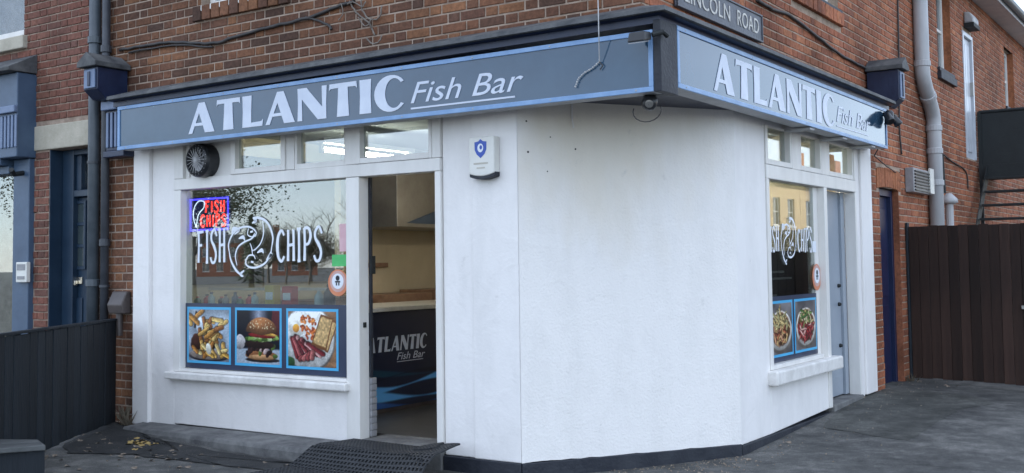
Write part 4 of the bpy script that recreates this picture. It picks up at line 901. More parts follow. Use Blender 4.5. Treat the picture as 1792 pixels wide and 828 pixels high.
# ------------------------------------------------------------------ stickers
def disc_sticker(fr, u, z, r, label, d=GD+.003):
    t = thing('hygiene_sticker', fr.p(u, z, d), label, 'sticker')
    part('backing', MB().lathe([(r,0),(r,.0008)], fr.p(u, z, d), fr.n, 28), M['sticker_orange'], t)
    part('band', MB().lathe([(r*.80,0),(r*.80,.0008)], fr.p(u, z+r*.10, d+.0015), fr.n, 28), M['sticker_pink'], t)
    part('centre', MB().lathe([(r*.58,0),(r*.58,.0008)], fr.p(u, z+r*.12, d+.003), fr.n, 24), M['vinyl_white'], t)
    mb = MB(); fr.box(mb, u-r*.26, u+r*.26, z+r*.02, z+r*.14, d+.0045, d+.005); fr.box(mb, u-r*.18, u-r*.06, z-r*.2, z+r*.01, d+.0045, d+.005); fr.box(mb, u+r*.06, u+r*.18, z-r*.2, z+r*.01, d+.0045, d+.005)
    mb.lathe([(r*.2,0),(r*.2,.0006)], fr.p(u, z+r*.35, d+.0045), fr.n, 16); part('emblem', mb, M['plinth'], t)
M['sticker_orange'] = mat('sticker_orange', (.62,.20,.10), (.66,.24,.12), 9, .4); M['sticker_pink'] = mat('sticker_pink', (.55,.33,.30), (.6,.38,.34), 9, .4)
M['green_print'] = mat('green_print', (.06,.42,.12), (.08,.5,.15), 9, .4); M['red_print'] = mat('red_print', (.55,.06,.07), (.6,.08,.08), 9, .4)
M['pink_print'] = mat('pink_print', (.62,.36,.40), (.68,.45,.48), 9, .5); M['yellow_print'] = mat('yellow_print', (.62,.46,.10), (.68,.52,.16), 9, .5)
u, z = UZ(592, 495); disc_sticker(FRONT, u, z, .105, 'round orange and white sticker low on the front window')
u, z = SZ(1430, 485); disc_sticker(SIDE, u-.02, z, .12, 'round orange and white sticker on the side window')
def flat(name, px0, py0, px1, py1, m, lab, cat='sticker', d=GD+.0025):
    a, b = UZ(px0, py0, d), UZ(px1, py1, d); o = part(name, fbox(FRONT, a[0], b[0], b[1], a[1], d-.001, d), M[m], None); return tag(o, lab, cat)
flat('green_sticker', 581, 446, 606, 466, 'green_print', 'green rectangular sticker at the edge of the front window')
flat('price_notice', 594, 392, 606.5, 440, 'pink_print', 'narrow pale pink notice at the edge of the front window', 'notice')
u, z = SZ(1425, 432); o = part('door_notice', fbox(SIDE, u-.05, u+.05, z-.05, z+.05, GD, GD+.001), M['vinyl_white'], None); tag(o, 'small white notice on the side window', 'notice')
# ------------------------------------------------------------------ items on the window shelf
def bottle(x, y, z, h, r, m, cap, lab, grp=None):
    t = thing('sauce_bottle', (x, y, z), lab, 'bottle', grp)
    part('body', MB().lathe([(r*.9,0),(r,.01),(r,h*.62),(r*.4,h*.8),(r*.38,h*.86)], (x,y,z), (0,0,1), 14), M[m], t, smooth=True); part('cap', MB().lathe([(r*.45,h*.862),(r*.42,h)], (x,y,z), (0,0,1), 12), M[cap], t)
def carton(x0, x1, y0, y1, z, h, m, lab, nm='carton'):
    t = thing(nm, ((x0+x1)/2, (y0+y1)/2, z), lab, 'carton')
    part('box', MB().box(x0, x1, y0, y1, z, z+h), M[m], t, bevel=.004); part('label_panel', MB().box(x0+.012, x1-.012, y0-.0015, y0-.0005, z+h*.35, z+h*.7), M['vinyl_white'], t); part('flap', MB().box(x0+.003, x1-.003, y0+.01, y1-.01, z+h+.0005, z+h+.004), M[m], t)
SZH = 1.111
def shelf_x(px, y=.34): return onY(px, 515, y).x
for px0, px1, h, m, lab in ((469, 485, .185, 'yellow_print', 'yellow carton standing on the window shelf'), (499, 516, .175, 'red_print', 'red carton standing on the window shelf')):
    carton(shelf_x(px0), shelf_x(px1), .30, .38, SZH, h, m, lab)
M['clear_plastic'] = mat('clear_plastic', (.42,.52,.55), (.5,.6,.62), 9, .2); M['dark_sauce'] = mat('dark_sauce', (.03,.02,.018), (.05,.03,.025), 9, .3); M['green_plastic'] = mat('green_plastic', (.10,.18,.12), (.14,.22,.15), 9, .4)
bottle(shelf_x(560), .33, SZH, .16, .04, 'clear_plastic', 'white_plastic', 'clear pump bottle beside the red carton on the window shelf')
bottle(shelf_x(578), .33, SZH, .20, .05, 'dark_sauce', 'black_plastic', 'large dark sauce bottle on the window shelf near the round sticker')
cs = ['green_plastic','red_print','clear_plastic','dark_sauce','grey_plastic','shop_navy']
for i, px in enumerate((346, 358, 370, 383, 395, 407, 420, 432, 446)):
    bottle(shelf_x(px, .36), .36+.03*(i % 2), SZH, .085+.02*(i % 3), .032, cs[i % 6], cs[(i*2+1) % 6], ['low %s jar in the row of sauces on the window shelf' % c for c in ('green','red','clear','dark brown','grey','blue')][i % 6], 'sauce jars in a row on the window shelf')

# ------------------------------------------------------------------ extractor fan in the transom panel
c = onY(352, 281, -.06)
fan = thing('wall_fan', c, 'round black ventilation fan in the panel beside the transom lights', 'fan')
R_ = .135
mb = MB().lathe([(R_,-.05),(R_+.012,-.01),(R_+.012,.09),(R_,.115),(R_-.02,.125),(R_-.03,.10),(R_-.03,.06),(.03,.055)], FRONT.p(c.x, c.z, 0), FRONT.n, 32); part('housing', mb, M['black_plastic'], fan, smooth=False)
for i in range(9):
    a = 2*pi*i/9; mb = MB(); p0 = Vector((cos(a), sin(a))); q0 = Vector((cos(a+.5), sin(a+.5)))
    mb.add([FRONT.p(c.x+p0.x*.025, c.z+p0.y*.025, .068), FRONT.p(c.x+p0.x*.095, c.z+p0.y*.095, .085), FRONT.p(c.x+q0.x*.095, c.z+q0.y*.095, .068), FRONT.p(c.x+q0.x*.025, c.z+q0.y*.025, .06)], [(0,1,2,3)]); part('blade', mb, M['grey_plastic'], fan, solid=.003)
part('hub', MB().lathe([(.03,.055),(.03,.095),(.015,.105)], FRONT.p(c.x, c.z, 0), FRONT.n, 16), M['grey_plastic'], fan)
for i in range(10):
    a = pi*i/10; e = Vector((cos(a), sin(a)))*(R_-.004); part('guard_wire', MB().tube([FRONT.p(c.x-e.x, c.z-e.y, .118), FRONT.p(c.x, c.z, .128), FRONT.p(c.x+e.x, c.z+e.y, .118)], .0022, 5), M['wire_pale'], fan)

# ------------------------------------------------------------------ burglar alarm box
x0, x1, z0, z1 = -1.352, -1.135, 2.075, 2.352
al = thing('alarm_box', FRONT.p((x0+x1)/2, z0, 0), 'white burglar alarm box with a blue shield on the white wall', 'alarm box')
mb = MB(); n = 10; fr_ = []
for i in range(n+1):
    k = i/n; u = x0+(x1-x0)*k; zz = z0+.0+.012*(4*k*(1-k)); fr_.append((u, zz))
cover = [(u, zz-.012*0) for u, zz in [(x0+(x1-x0)*i/n, z0+.018-.020*4*(i/n)*(1-i/n)) for i in range(n+1)]]+[(x1, z1), (x0, z1)]
mb.prism([FRONT.p(u, zz, .003) for u, zz in cover], [FRONT.p(u, zz, .075) for u, zz in cover]); part('cover', mb, M['white_plastic'], al, bevel=.008)
base = [(u-.0, zz-.022) for u, zz in cover[:-2]]+[(x1, z0+.03), (x0, z0+.03)]
mb = MB(); mb.prism([FRONT.p(u, zz, .0025) for u, zz in base], [FRONT.p(u, zz, .068) for u, zz in base]); part('strobe_base', mb, M['plinth'], al, bevel=.004)
cx, cz = (x0+x1)/2-.005, z0+.195
sh = [(-.052,.045),(-.02,.05),(0,.065),(.02,.05),(.052,.045),(.05,-.01),(.035,-.04),(0,-.07),(-.035,-.04),(-.05,-.01)]
vs, f_ = loops_mesh([[(cx+a, cz+b) for a, b in sh]], .001); part('shield', MB().add([FRONT.p(v[0], v[1], .0765+v[2]) for v in vs], f_), M['blue_print'], al)
vs, f_ = loops_mesh([[(cx+a*.62, cz+b*.62) for a, b in ell(0,.004,.04,.05,0,350,20)], [(cx+a, cz+b) for a, b in ell(.004,.006,.012,.016,0,340,12)]], .001); part('emblem', MB().add([FRONT.p(v[0], v[1], .0785+v[2]) for v in vs], f_), M['vinyl_white'], al)
mb = MB(); FRONT.box(mb, cx-.062, cx+.062, z0+.082, z0+.094, .0755, .0765); FRONT.box(mb, cx-.035, cx+.035, z0+.052, z0+.062, .0755, .0765); part('faded_lettering', mb, M['counter_top'], al)

# ------------------------------------------------------------------ cameras and lamps on the fascia
c = onY(1137, 178, -.10)
cc = thing('dome_camera', c, 'black security camera hanging under the sign corner above the white corner wall', 'camera', None)
part('mount', MB().lathe([(.055,.11),(.058,.085),(.045,.075)], c, (0,0,1), 20), M['black_plastic'], cc, smooth=True); part('arm', MB().tube([c+Vector((0,0,.08)), c+Vector((.0,-.01,.03))], .022, 10), M['black_plastic'], cc)
part('eye', MB().lathe([(.012,-.06),(.038,-.045),(.05,-.015),(.05,.02),(.035,.04)], c, Vector((.1,.5,1)), 20), M['black_plastic'], cc, smooth=True)
d_ = Vector((.35,-.85,-.4)).normalized(); part('lens', MB().lathe([(.026,.04),(.026,.056),(.018,.058)], c, d_, 16), M['steel'], cc)
pts = [c+Vector((.10*cos(a)-.01, -.02, -.06+.07*sin(a))) for a in [radians(160+i*20) for i in range(12)]]
part('loose_cable', MB().tube(pts, .0035, 6), M['cable'], cc, smooth=True)
c = onY(1122, 66, -.36)
fl = thing('floodlight', c, 'small dark floodlight bracketed over the right end of the front sign', 'lamp')
part('head', MB().hexa([c+Vector(q) for q in ((-.07,-.06,-.035),(.05,-.06,-.035),(.05,.05,-.01),(-.07,.05,-.01),(-.06,-.05,.03),(.045,-.05,.03),(.045,.05,.04),(-.06,.05,.04))]), M['black_plastic'], fl, bevel=.01)
part('lens', MB().hexa([c+Vector(q) for q in ((-.06,-.055,-.042),(.04,-.055,-.042),(.04,.03,-.022),(-.06,.03,-.022),(-.06,-.055,-.037),(.04,-.055,-.037),(.04,.03,-.017),(-.06,.03,-.017))]), M['grey_plastic'], fl)
part('bracket', MB().tube([c+Vector((.05,.05,.02)), c+Vector((.10,.10,.04)), c+Vector((.11,.14,.02))], .016, 8), M['black_metal'], fl)
c = onX(1556, 206, .30)
sl = thing('twin_security_light', c, 'black twin-headed security light at the end of the side street sign', 'lamp')
part('sensor_body', MB().lathe([(.03,-.07),(.045,-.04),(.045,.05),(.03,.07)], c, (0,0,1), 14), M['black_plastic'], sl, smooth=True)
part('wall_arm', MB().tube([c+Vector((0,0,.03)), c+Vector((-.1,.02,.05)), c+Vector((-.22,.05,.05))], .02, 8), M['black_metal'], sl)
for s in (-1, 1):
    h_ = c+Vector((.03, .13*s, -.02)); part('lamp_head', MB().lathe([(.02,-.06),(.035,-.04),(.04,.02),(.045,.05),(.038,.055)], h_, Vector((.5,.35*s,-.8)), 16), M['black_plastic'], sl, smooth=True)
    part('arm', MB().tube([c, c+Vector((.01,.09*s,.04)), h_+Vector((0,0,.04))], .012, 8), M['black_metal'], sl)
part('hanging_cable', MB().tube([c+Vector((-.05,.03,-.05)), c+Vector((-.12,.1,-.25)), c+Vector((-.22,.22,-.35)), c+Vector((-.25,.8,-.42)), Vector((.012, c.y+1.3, c.z-.45))], .006, 6), M['cable'], sl, smooth=True)

# ------------------------------------------------------------------ carved console brackets at the sign ends
def console(fr, u0, u1, zb, zt, proj_, lab, grp='console brackets at the sign ends'):
    t = thing('console_bracket', fr.p((u0+u1)/2, zb, 0), lab, 'bracket', grp)
    um = (u0+u1)/2; mb = MB(); P = fr.p
    pr = [(.02, zb), (proj_*.72, zb), (proj_, zb+.08), (proj_, zt), (.02, zt)]
    mb.prism([P(u0, z, d) for d, z in pr], [P(u1, z, d) for d, z in pr]); part('bracket_body', mb, M['navy'], t, bevel=.006)
    part('front_panel', fr.box(MB(), u0+.02, u1-.02, zb+.09, zt-.02, proj_+.001, proj_+.014), M['navy_pale'], t, bevel=.005)
    part('panel_rib', fr.box(MB(), um-.018, um+.018, zb+.11, zt-.04, proj_+.0145, proj_+.024), M['navy'], t, bevel=.004)
    mb = MB(); g_ = [(u0-.035, zt+.002), (u1+.035, zt+.002), (u1+.035, zt+.045), (um, zt+.135), (u0-.035, zt+.045)]
    mb.prism([P(u, z, .012) for u, z in g_], [P(u, z, proj_+.05) for u, z in g_]); part('gabled_cap', mb, M['lead'], t, bevel=.005)
    return t
console(FRONT, -5.46, -5.26, 2.99, 3.27, .34, 'navy gabled console bracket beside the downpipes at the end of the front sign', None)
console(SIDE, 5.02, 5.22, 3.0, 3.38, .34, 'navy gabled console bracket on the brick side wall by the twin security light', None)
pc = thing('fluted_capital', FRONT.p(-5.3, 2.5, 0), 'fluted pale blue capital under the console bracket by the downpipes', 'capital')
part('block', fbox(FRONT, -5.42, -5.165, 2.53, 2.90, .004, .13), M['navy'], pc, bevel=.006); part('abacus', fbox(FRONT, -5.45, -5.165, 2.902, 2.985, .004, .17), M['navy_pale'], pc, bevel=.008)
for i in range(4): part('flute', fbox(FRONT, -5.405+i*.06, -5.372+i*.06, 2.56, 2.88, .1305, .145), M['navy_pale'], pc, bevel=.005)
part('base_moulding', fbox(FRONT, -5.44, -5.14, 2.47, 2.528, .004, .15), M['navy'], pc, bevel=.008)

# ------------------------------------------------------------------ downpipes
def pipe(name, pts, r, m, label, joints=(), clips=(), n=14):
    t = thing(name, pts[-1], label, 'pipe'); part('pipe_run', MB().tube(pts, r, n), M[m], t, smooth=True)
    for p, d in joints: part('collar', MB().lathe([(r+.002,-.035),(r+.012,-.03),(r+.012,.03),(r+.002,.035)], p, d, n), M[m], t)
    for p in clips: part('clip', MB().lathe([(r+.002,-.012),(r+.008,-.012),(r+.008,.012),(r+.002,.012)], p, (0,0,1), n), M['pipe_black'], t)
    return t
d1 = onY(166, 100, -.07).x; d2x = onY(186, 60, -.06).x
pipe('downpipe', [(d1, -.07, 5.25), (d1, -.07, .05)], .055, 'pipe_dark', 'thick grey downpipe beside the dark blue panelled door', [((d1,-.07,z),(0,0,1)) for z in (1.33, 3.6)], [(d1,-.07,2.45)])
pipe('downpipe', [(d2x, -.06, 5.25), (d2x, -.06, .05)], .038, 'pipe_black', 'thinner black downpipe running past the navy console bracket', [((d2x,-.06,z),(0,0,1)) for z in (1.7, 3.5)], [(d2x,-.06,1.3)])
mt = thing('meter_cowl', FRONT.p(-5.3, 1.05, 0), 'small brown plastic cowl on the brick strip above the black fence', 'cowl')
a, b = onY(195, 510, -.06), onY(220, 549, -.06)
mb = MB(); pr = [(0.003, b.z), (.09, b.z), (.11, b.z+.08), (.05, a.z), (.003, a.z)]; mb.prism([FRONT.p(a.x, z, d) for d, z in pr], [FRONT.p(b.x, z, d) for d, z in pr]); part('cowl', mb, M['meter_brown'], mt, bevel=.01)
part('pipe_stub', MB().tube([FRONT.p((a.x+b.x)/2, b.z, .05), FRONT.p((a.x+b.x)/2, b.z-.2, .05)], .03, 10), M['meter_brown'], mt)
# big soil pipe with a swan-neck on the side wall
yu, yl = onX(1612, 60, .09).y, onX(1637, 300, .09).y
zk1, zk2 = onX(1611, 142, .09).z, onX(1636, 178, .09).z
def arcpts(): 
    P_ = [Vector((.09, yu, 5.2)), Vector((.09, yu, zk1+.18))]
    for i in range(1, 12): t = i/12; P_.append(Vector((.09, yu+(yl-yu)*ss(0,1,t), zk1+.14+(zk2-.26-zk1-.14)*t)))
    return P_+[Vector((.09, yl, zk2-.30)), Vector((.09, yl, .0))]
ap = arcpts()
pipe('soil_pipe', ap, .085, 'pipe_grey', 'fat pale grey soil pipe with a swan-neck bend on the side wall', [(Vector((.09,yu,zk1+.22)),(0,0,1)), (Vector((.09,yl,zk2-.34)),(0,0,1)), (Vector((.09,yl,zk2-.62)),(0,0,1)), (Vector((.09,yl,onX(1637,320,.09).z)),(0,0,1)), (ap[7],(ap[8]-ap[6]))], [], 18)

# ------------------------------------------------------------------ side wall: blue door, vent, cables, lamp
bdr = part('blue_door', fbox(SIDE, bd[0]+.07, bd[1]-.07, .10, 2.14, -.16, -.115), M['blue_door'], shop, bevel=.004, label='bright blue side door under a brick arch')
for q in ((bd[0], bd[0]+.069, .09, 2.215), (bd[1]-.069, bd[1], .09, 2.215), (bd[0]+.07, bd[1]-.07, 2.142, 2.215)): part('door_frame', fbox(SIDE, *q, -.17, -.07), M['blue_door'], bdr, bevel=.004)
for q in ((.28, .95), (1.05, 2.0)): part('door_panel', fbox(SIDE, bd[0]+.17, bd[1]-.17, q[0], q[1], -.1145, -.105), M['blue_door'], bdr, bevel=.006)
fpart('doorstep', SIDE, (bd[0], bd[1], -.05, .095, -.3, .02), M['concrete'], shop, bevel=.01)
va, vb = onX(1592, 293, .06), onX(1626, 342, .06)
vt = thing('wall_vent', SIDE.p((va.y+vb.y)/2, vb.z, 0), 'square grey louvred vent box beside the soil pipe', 'vent')
vm = va.y+(vb.y-va.y)*.58
part('vent_box', fbox(SIDE, va.y, vb.y, vb.z, va.z, .003, .10), M['grey_plastic'], vt, bevel=.008)
for i in range(7): zz = vb.z+.02+i*(va.z-vb.z-.03)/7; part('louvre', fbox(SIDE, va.y+.03, vb.y-.03, zz, zz+.014, .1005, .118), M['black_plastic'], vt)
part('white_side', fbox(SIDE, vb.y-.18, vb.y+.0, vb.z+.01, va.z+.03, .10+.0015, .125), M['white_plastic'], vt, bevel=.004)
def cable(pts, r, label, m='cable', sub=5, nm='cable', jit=0.0):
    P_ = []
    for i in range(len(pts)-1):
        p0, p1, p2, p3 = [Vector(pts[max(0,min(len(pts)-1,j))]) for j in (i-1,i,i+1,i+2)]
        for k in range(sub):
            t = k/sub; P_.append(.5*((2*p1)+(p2-p0)*t+(2*p0-5*p1+4*p2-p3)*t*t+(3*p1-p0-3*p2+p3)*t**3)+Vector((random.uniform(-jit,jit),0,random.uniform(-jit,jit))))
    P_.append(Vector(pts[-1])); o = part(nm, MB().tube(P_, r, 6), M[m], None, smooth=True); return tag(o, label, nm.split('_')[-1])
fy = lambda px, py, d=.016: onY(px, py, -d); sx_ = lambda px, py, d=.016: onX(px, py, d)
cable([fy(210,88),fy(260,78),fy(310,74),fy(372,76),fy(420,62),fy(480,46),fy(530,34),fy(580,16),fy(620,2)], .014, 'sagging black cable crossing the front brickwork under the upstairs window', jit=.006)
cable([fy(225,92),fy(300,80),fy(372,82)], .009, 'short black cable ending below the upstairs window', jit=.004)
cable([fy(535,30),fy(556,36),fy(575,44),fy(580,52)], .011, 'short dark cable end hanging off the front brickwork', jit=.004)
cable([sx_(1325,0),sx_(1352,16),sx_(1380,26),sx_(1410,48),sx_(1440,72),sx_(1470,95),sx_(1515,120)], .014, 'black cable drooping across the side brickwork to the console bracket', jit=.003)
cable([sx_(1571,0),sx_(1573,100),sx_(1574,220),sx_(1578,270)], .010, 'thin black cable dropping straight down the side brickwork by the bracket', jit=.0)
cable([sx_(1648,268),sx_(1665,282),sx_(1690,300),sx_(1694,330)], .010, 'black cable bending down the side brickwork by the fire escape', jit=.0)
for k, pl in enumerate(([(612,2),(622,20),(630,28),(646,40),(656,62)], [(632,0),(636,22),(650,34),(664,30),(668,10)], [(640,66),(652,76),(664,72),(668,62)], [(608,8),(620,4),(634,12),(640,2)], [(650,34),(640,46),(626,30)], [(592,36),(600,22),(596,6)])):
    cable([fy(*p, .02+.006*k) for p in pl], .007-.0006*k, ['pale dead vine stem clinging to the front brickwork','dead vine stem curling over the front brickwork','short curled vine tendril on the front brickwork','twiggy vine stem at the top of the front brickwork','thin vine twig below the main vine stem','thin upright vine twig beside the main vine'][k], 'vine', 5, 'dead_vine', .004)
pw = thing('hanging_wire', fy(1048,0,.32), 'thin pale wire and chain dangling over the right end of the front sign', 'wire')
part('wire', MB().tube([fy(1046,-20,.02), fy(1047,20,.33), fy(1048,60,.33), fy(1049,108,.27)], .0035, 6), M['wire_pale'], pw)
prev = None; P_ = [fy(1049,108,.262), fy(1036,120,.262), fy(1022,128,.262), fy(1012,138,.262), fy(1006,154,.262)]
for i in range(4):
    for k in range(4):
        q = P_[i].lerp(P_[i+1], k/4); q2 = P_[i].lerp(P_[i+1], (k+.7)/4); part('chain_link', MB().tube([q, q2], .0065 if k % 2 else .0045, 6), M['wire_pale'], pw)
part('wire_tail', MB().tube([fy(1049,108,.265), fy(1055,115,.262), fy(1050,122,.262)], .004, 6), M['cable'], pw)
bl = thing('outdoor_tap_lamp', SIDE.p(8.3, 2.0, 0), 'small grey lamp on a black conduit low on the side wall behind the gate', 'lamp')
la = onX(1661, 352, .08); part('lamp_shade', MB().lathe([(.03,.10),(.10,.03),(.11,-.02),(.06,-.04)], la, (0,0,1), 14), M['pipe_grey'], bl, smooth=True)
part('lamp_tube', MB().tube([la+Vector((0,0,-.04)), la+Vector((0,0,-.35))], .05, 12), M['pipe_grey'], bl); part('conduit', MB().tube([la+Vector((-.05,0,.1)), la+Vector((-.065,0,.6)), la+Vector((-.065,-.12,.62))], .018, 8), M['black_metal'], bl)
# ------------------------------------------------------------------ first-floor door, fire escape, gate
fd = part('upper_door', fbox(SIDE, d2[0]+.06, d2[1]-.06, d2[2], d2[3]-.06, -.08, -.03), M['upvc'], shop, bevel=.004, label='white first-floor fire door')
for q in ((d2[0], d2[0]+.059, d2[2], d2[3]), (d2[1]-.059, d2[1], d2[2], d2[3]), (d2[0]+.06, d2[1]-.06, d2[3]-.059, d2[3])): part('door_frame', fbox(SIDE, *q, -.09, .012), M['upvc'], fd, bevel=.004)
for i in range(3): part('door_board', fbox(SIDE, d2[0]+.09+i*.16, d2[0]+.23+i*.16, d2[2]+.1, d2[3]-.15, -.0295, -.018), M['upvc'], fd, bevel=.006)
part('handle', fbox(SIDE, d2[1]-.16, d2[1]-.13, 3.78, 3.98, -.029, .03), M['steel'], fd, bevel=.004)
bk = thing('bulkhead_lamp', SIDE.p(10.2, 4.75, 0), 'round-topped bulkhead lamp over the first-floor fire door', 'lamp')
part('lamp_base', fbox(SIDE, 9.98, 10.40, 4.72, 4.78, .002, .14), M['black_metal'], bk, bevel=.006)
mb = MB(); pr = [(.002, 4.782), (.13, 4.782), (.13, 4.85), (.09, 4.93), (.002, 4.95)]; mb.prism([SIDE.p(10.0, z, d) for d, z in pr], [SIDE.p(10.38, z, d) for d, z in pr]); part('lamp_shade', mb, M['pipe_grey'], bk, bevel=.02)
fe = thing('fire_escape', (.7, 10.6, .05), 'black steel fire escape with sheeted landing below the first-floor door', 'staircase')
LY0, LY1, LZ = 10.62, 11.9, 2.80
part('landing', MB().box(.03, 1.35, LY0, LY1, LZ-.10, LZ), M['black_metal'], fe, bevel=.004)
part('landing_beam', MB().box(.03, 1.35, LY0-.03, LY0-.002, LZ-.22, LZ+.0), M['black_metal'], fe)
zt_ = LZ+.75
part('side_sheet', MB().box(.06, 1.34, LY0-.012, LY0-.002, LZ+.002, zt_), M['black_metal'], fe); part('side_sheet', MB().box(1.342, 1.352, LY0, LY1, LZ+.002, zt_), M['black_metal'], fe)
for x, y in ((.045, LY0-.02), (1.34, LY0-.02), (1.34, LY1)): part('post', MB().box(x-.022, x+.022, y-.022, y+.022, .02, zt_+.02), M['black_metal'], fe)
part('handrail', MB().tube([(.04, LY0-.01, zt_+.02), (1.35, LY0-.01, zt_+.02), (1.35, LY1, zt_+.02)], .025, 8), M['black_metal'], fe)
nst = 13
for i in range(nst):
    k = (i+1)/nst; y = LY0-.05-k*2.6; z = LZ-k*2.6
    part('tread', MB().box(.16, 1.14, y-.02, y+.22, z-.03, z), M['black_metal'], fe, bevel=.003)
for x in (.13, 1.17):
    mb = MB(); pr = [(LY0-.04, LZ-.02), (LY0-.04, LZ-.26), (LY0-2.75, LZ-2.75), (LY0-2.75, LZ-2.58)]
    mb.prism([(x-.006, y, z) for y, z in pr], [(x+.006, y, z) for y, z in pr]); part('stringer', mb, M['black_metal'], fe)
gt = thing('plank_gate', (.6, 6.45, .03), 'tall dark brown vertical board gate beside the blue side door', 'gate')
gx0, gx1, n = .03, 1.93, 18; bw = (gx1-gx0)/n; rr = random.Random(4); proto = {}
for i in range(n):
    x = gx0+bw*(i+.5); zb_ = gz(x, 6.45)+.02+rr.uniform(-.004, .006); zt_ = 1.82+rr.uniform(-.006,.006)
    part('board', MB().box(x-bw/2+.0012, x+bw/2-.0012, 6.44+rr.uniform(-.005,.005), 6.465, zb_, zt_), M['gate_brown'], gt, bevel=.004)
part('gate_post', MB().box(-.0+.003, .028, 6.41, 6.50, .02, 1.86), M['fence_black'], gt, bevel=.005)
for z in (.35, 1.0, 1.62): part('rail', MB().box(gx0, gx1, 6.467, 6.505, z-.04, z+.04), M['gate_brown'], gt)
part('latch', MB().box(1.18, 1.30, 6.405, 6.432, .90, .94), M['steel'], gt, bevel=.004)
# second plank leaf keeps on to the right, out of the picture's edge
gt2 = thing('plank_gate', (2.9, 6.45, .03), 'second dark brown board leaf closing the yard, further from the wall', 'gate')
for i in range(12):
    x = 1.945+bw*(i+.5); part('board', MB().box(x-bw/2+.0012, x+bw/2-.0012, 6.44, 6.465, .02, 1.815), M['gate_brown'], gt2, bevel=.004)
part('gate_post', MB().box(1.945+bw*12+.004, 1.945+bw*12+.1, 6.40, 6.5, -.02, 1.9), M['gate_brown'], gt2)

# ------------------------------------------------------------------ black board fence on the left
f0, fdv = Vector((-5.36, -.05, 0)), Vector((.545, -.838, 0)).normalized()
FE = Fr(f0, -fdv, Vector((fdv.y*-1, fdv.x, 0))*1)      # placeholder direction, fixed below
nrm = Vector((-fdv.y, fdv.x, 0))
if nrm.dot(CAM-f0) < 0: nrm = -nrm
FE = Fr(f0, fdv, nrm)
fn = thing('board_fence', f0, 'low black vertical board fence running out from the brick strip', 'fence')
n = 26; bw = .132
for i in range(n):
    u = .02+i*bw; p = FE.p(u+bw/2, 0, 0); zt_ = .985+rr.uniform(-.006,.006)
    part('board', FE.box(MB(), u+.004, u+bw-.004, gz(p.x, p.y)+.02+rr.uniform(0,.012), zt_, -.011+rr.uniform(-.004,.004), .011+rr.uniform(-.003,.003)), M['fence_black'], fn, bevel=.004)
for z in (.30, .80): part('rail', FE.box(MB(), .02, n*bw, z-.035, z+.035, -.055, -.017), M['fence_black'], fn)
part('capping', FE.box(MB(), .0, n*bw, .988, 1.008, -.035, .025), M['fence_black'], fn, bevel=.004)
for u in (.05, 1.75, 3.35): part('post', FE.box(MB(), u, u+.08, 0, .985, -.13, -.057), M['fence_black'], fn)
M['old_timber'] = mat('old_timber', (.055,.06,.062), (.11,.115,.115), 7, .85, .5, 40, stretch=(1,.2,1))
tb = onZ(40, 772, .14); slp = thing('timber_sleeper', (tb.x, tb.y, .04), 'weathered grey timber planks lying at the foot of the black fence', 'plank')
tp = [onZ(-60, 768, .29), onZ(66, 769, .29), onZ(80, 779, .29), onZ(-60, 789, .29)]
for a, b in ((0.0, .46), (.52, 1.0)):
    q = [tp[0].lerp(tp[3], a), tp[1].lerp(tp[2], a), tp[1].lerp(tp[2], b), tp[0].lerp(tp[3], b)]
    part('plank', MB().prism([Vector((p.x, p.y, .255)) for p in q], [Vector((p.x, p.y, .29)) for p in q]), M['old_timber'], slp, bevel=.006)
q = [tp[0].lerp(tp[3], .1), tp[1].lerp(tp[2], .1), tp[1].lerp(tp[2], .9), tp[0].lerp(tp[3], .9)]
part('bearer', MB().prism([Vector((p.x, p.y, .02)) for p in q], [Vector((p.x, p.y, .254)) for p in q]), M['fence_black'], slp)

# ------------------------------------------------------------------ neighbouring house on the left
nb = thing('terraced_house', (-8.5, 2, 0), 'red brick house with stone lintel and dark blue door adjoining the shop', 'house')
lt = (onY(60, 240).x, -5.80, 2.632, 2.88); dop = (onY(84, 400).x-.0, onY(153, 400).x, -1, 2.632)
nwx = onY(42, 30).x
nsh = (-13.0, onY(58, 400).x, -1, 3.52); nwin = (nwx-1.1, nwx, 3.82, 5.05)
nh = [(lt[0], lt[1], lt[2], lt[3]), dop, nsh, nwin, (nwin[0]-.08, nwin[1]+.06, 3.68, 3.82)]
nw = part('front_wall', slab(FRONT, -13, -5.762, -.05, 5.3, -.3, -.009, [dop, nsh, nwin]), M['mortar_dark'], nb)
place_bricks([(FRONT, nw, M['brick_left'], lay(-13, -5.764, 0, 5.3, nh, .02))], 300)
fpart('lintel', FRONT, (lt[0]-.02, lt[1], lt[2]+.002, lt[3]-.004, -.05, .012), M['stone'], nb, bevel=.01)
fpart('window_sill', FRONT, (nwin[0]-.08, nwin[1]+.06, 3.685, 3.818, -.10, .05), M['stone'], nb, bevel=.01)
window(FRONT, *nwin, nb, sill=None, hbars=(.5,), fw_=.10); backing(FRONT, nwin[0]-.05, nwin[1]+.05, 3.7, 5.1, -.6, nb, M['curtain'])
mb = MB(); mb.add([(-13,-.3,5.37),(-5.77,-.3,5.37),(-5.77,8,5.37),(-13,8,5.37),(-13,3.5,7.6),(-5.77,3.5,7.6)], [(0,1,5,4),(2,3,4,5),(1,2,5),(3,0,4),(3,2,1,0)]); part('roof', mb, M['slate'], nb)
mb = MB(); mb.box(-13, -5.77, .3, 7.6, .0, 5.36); part('house_body', mb, M['mortar_dark'], nb)
fpart('reveal_lining', FRONT, (dop[0]+.001, dop[0]+.014, .1, 2.63, -.3, -.012), M['door_navy'], nb)
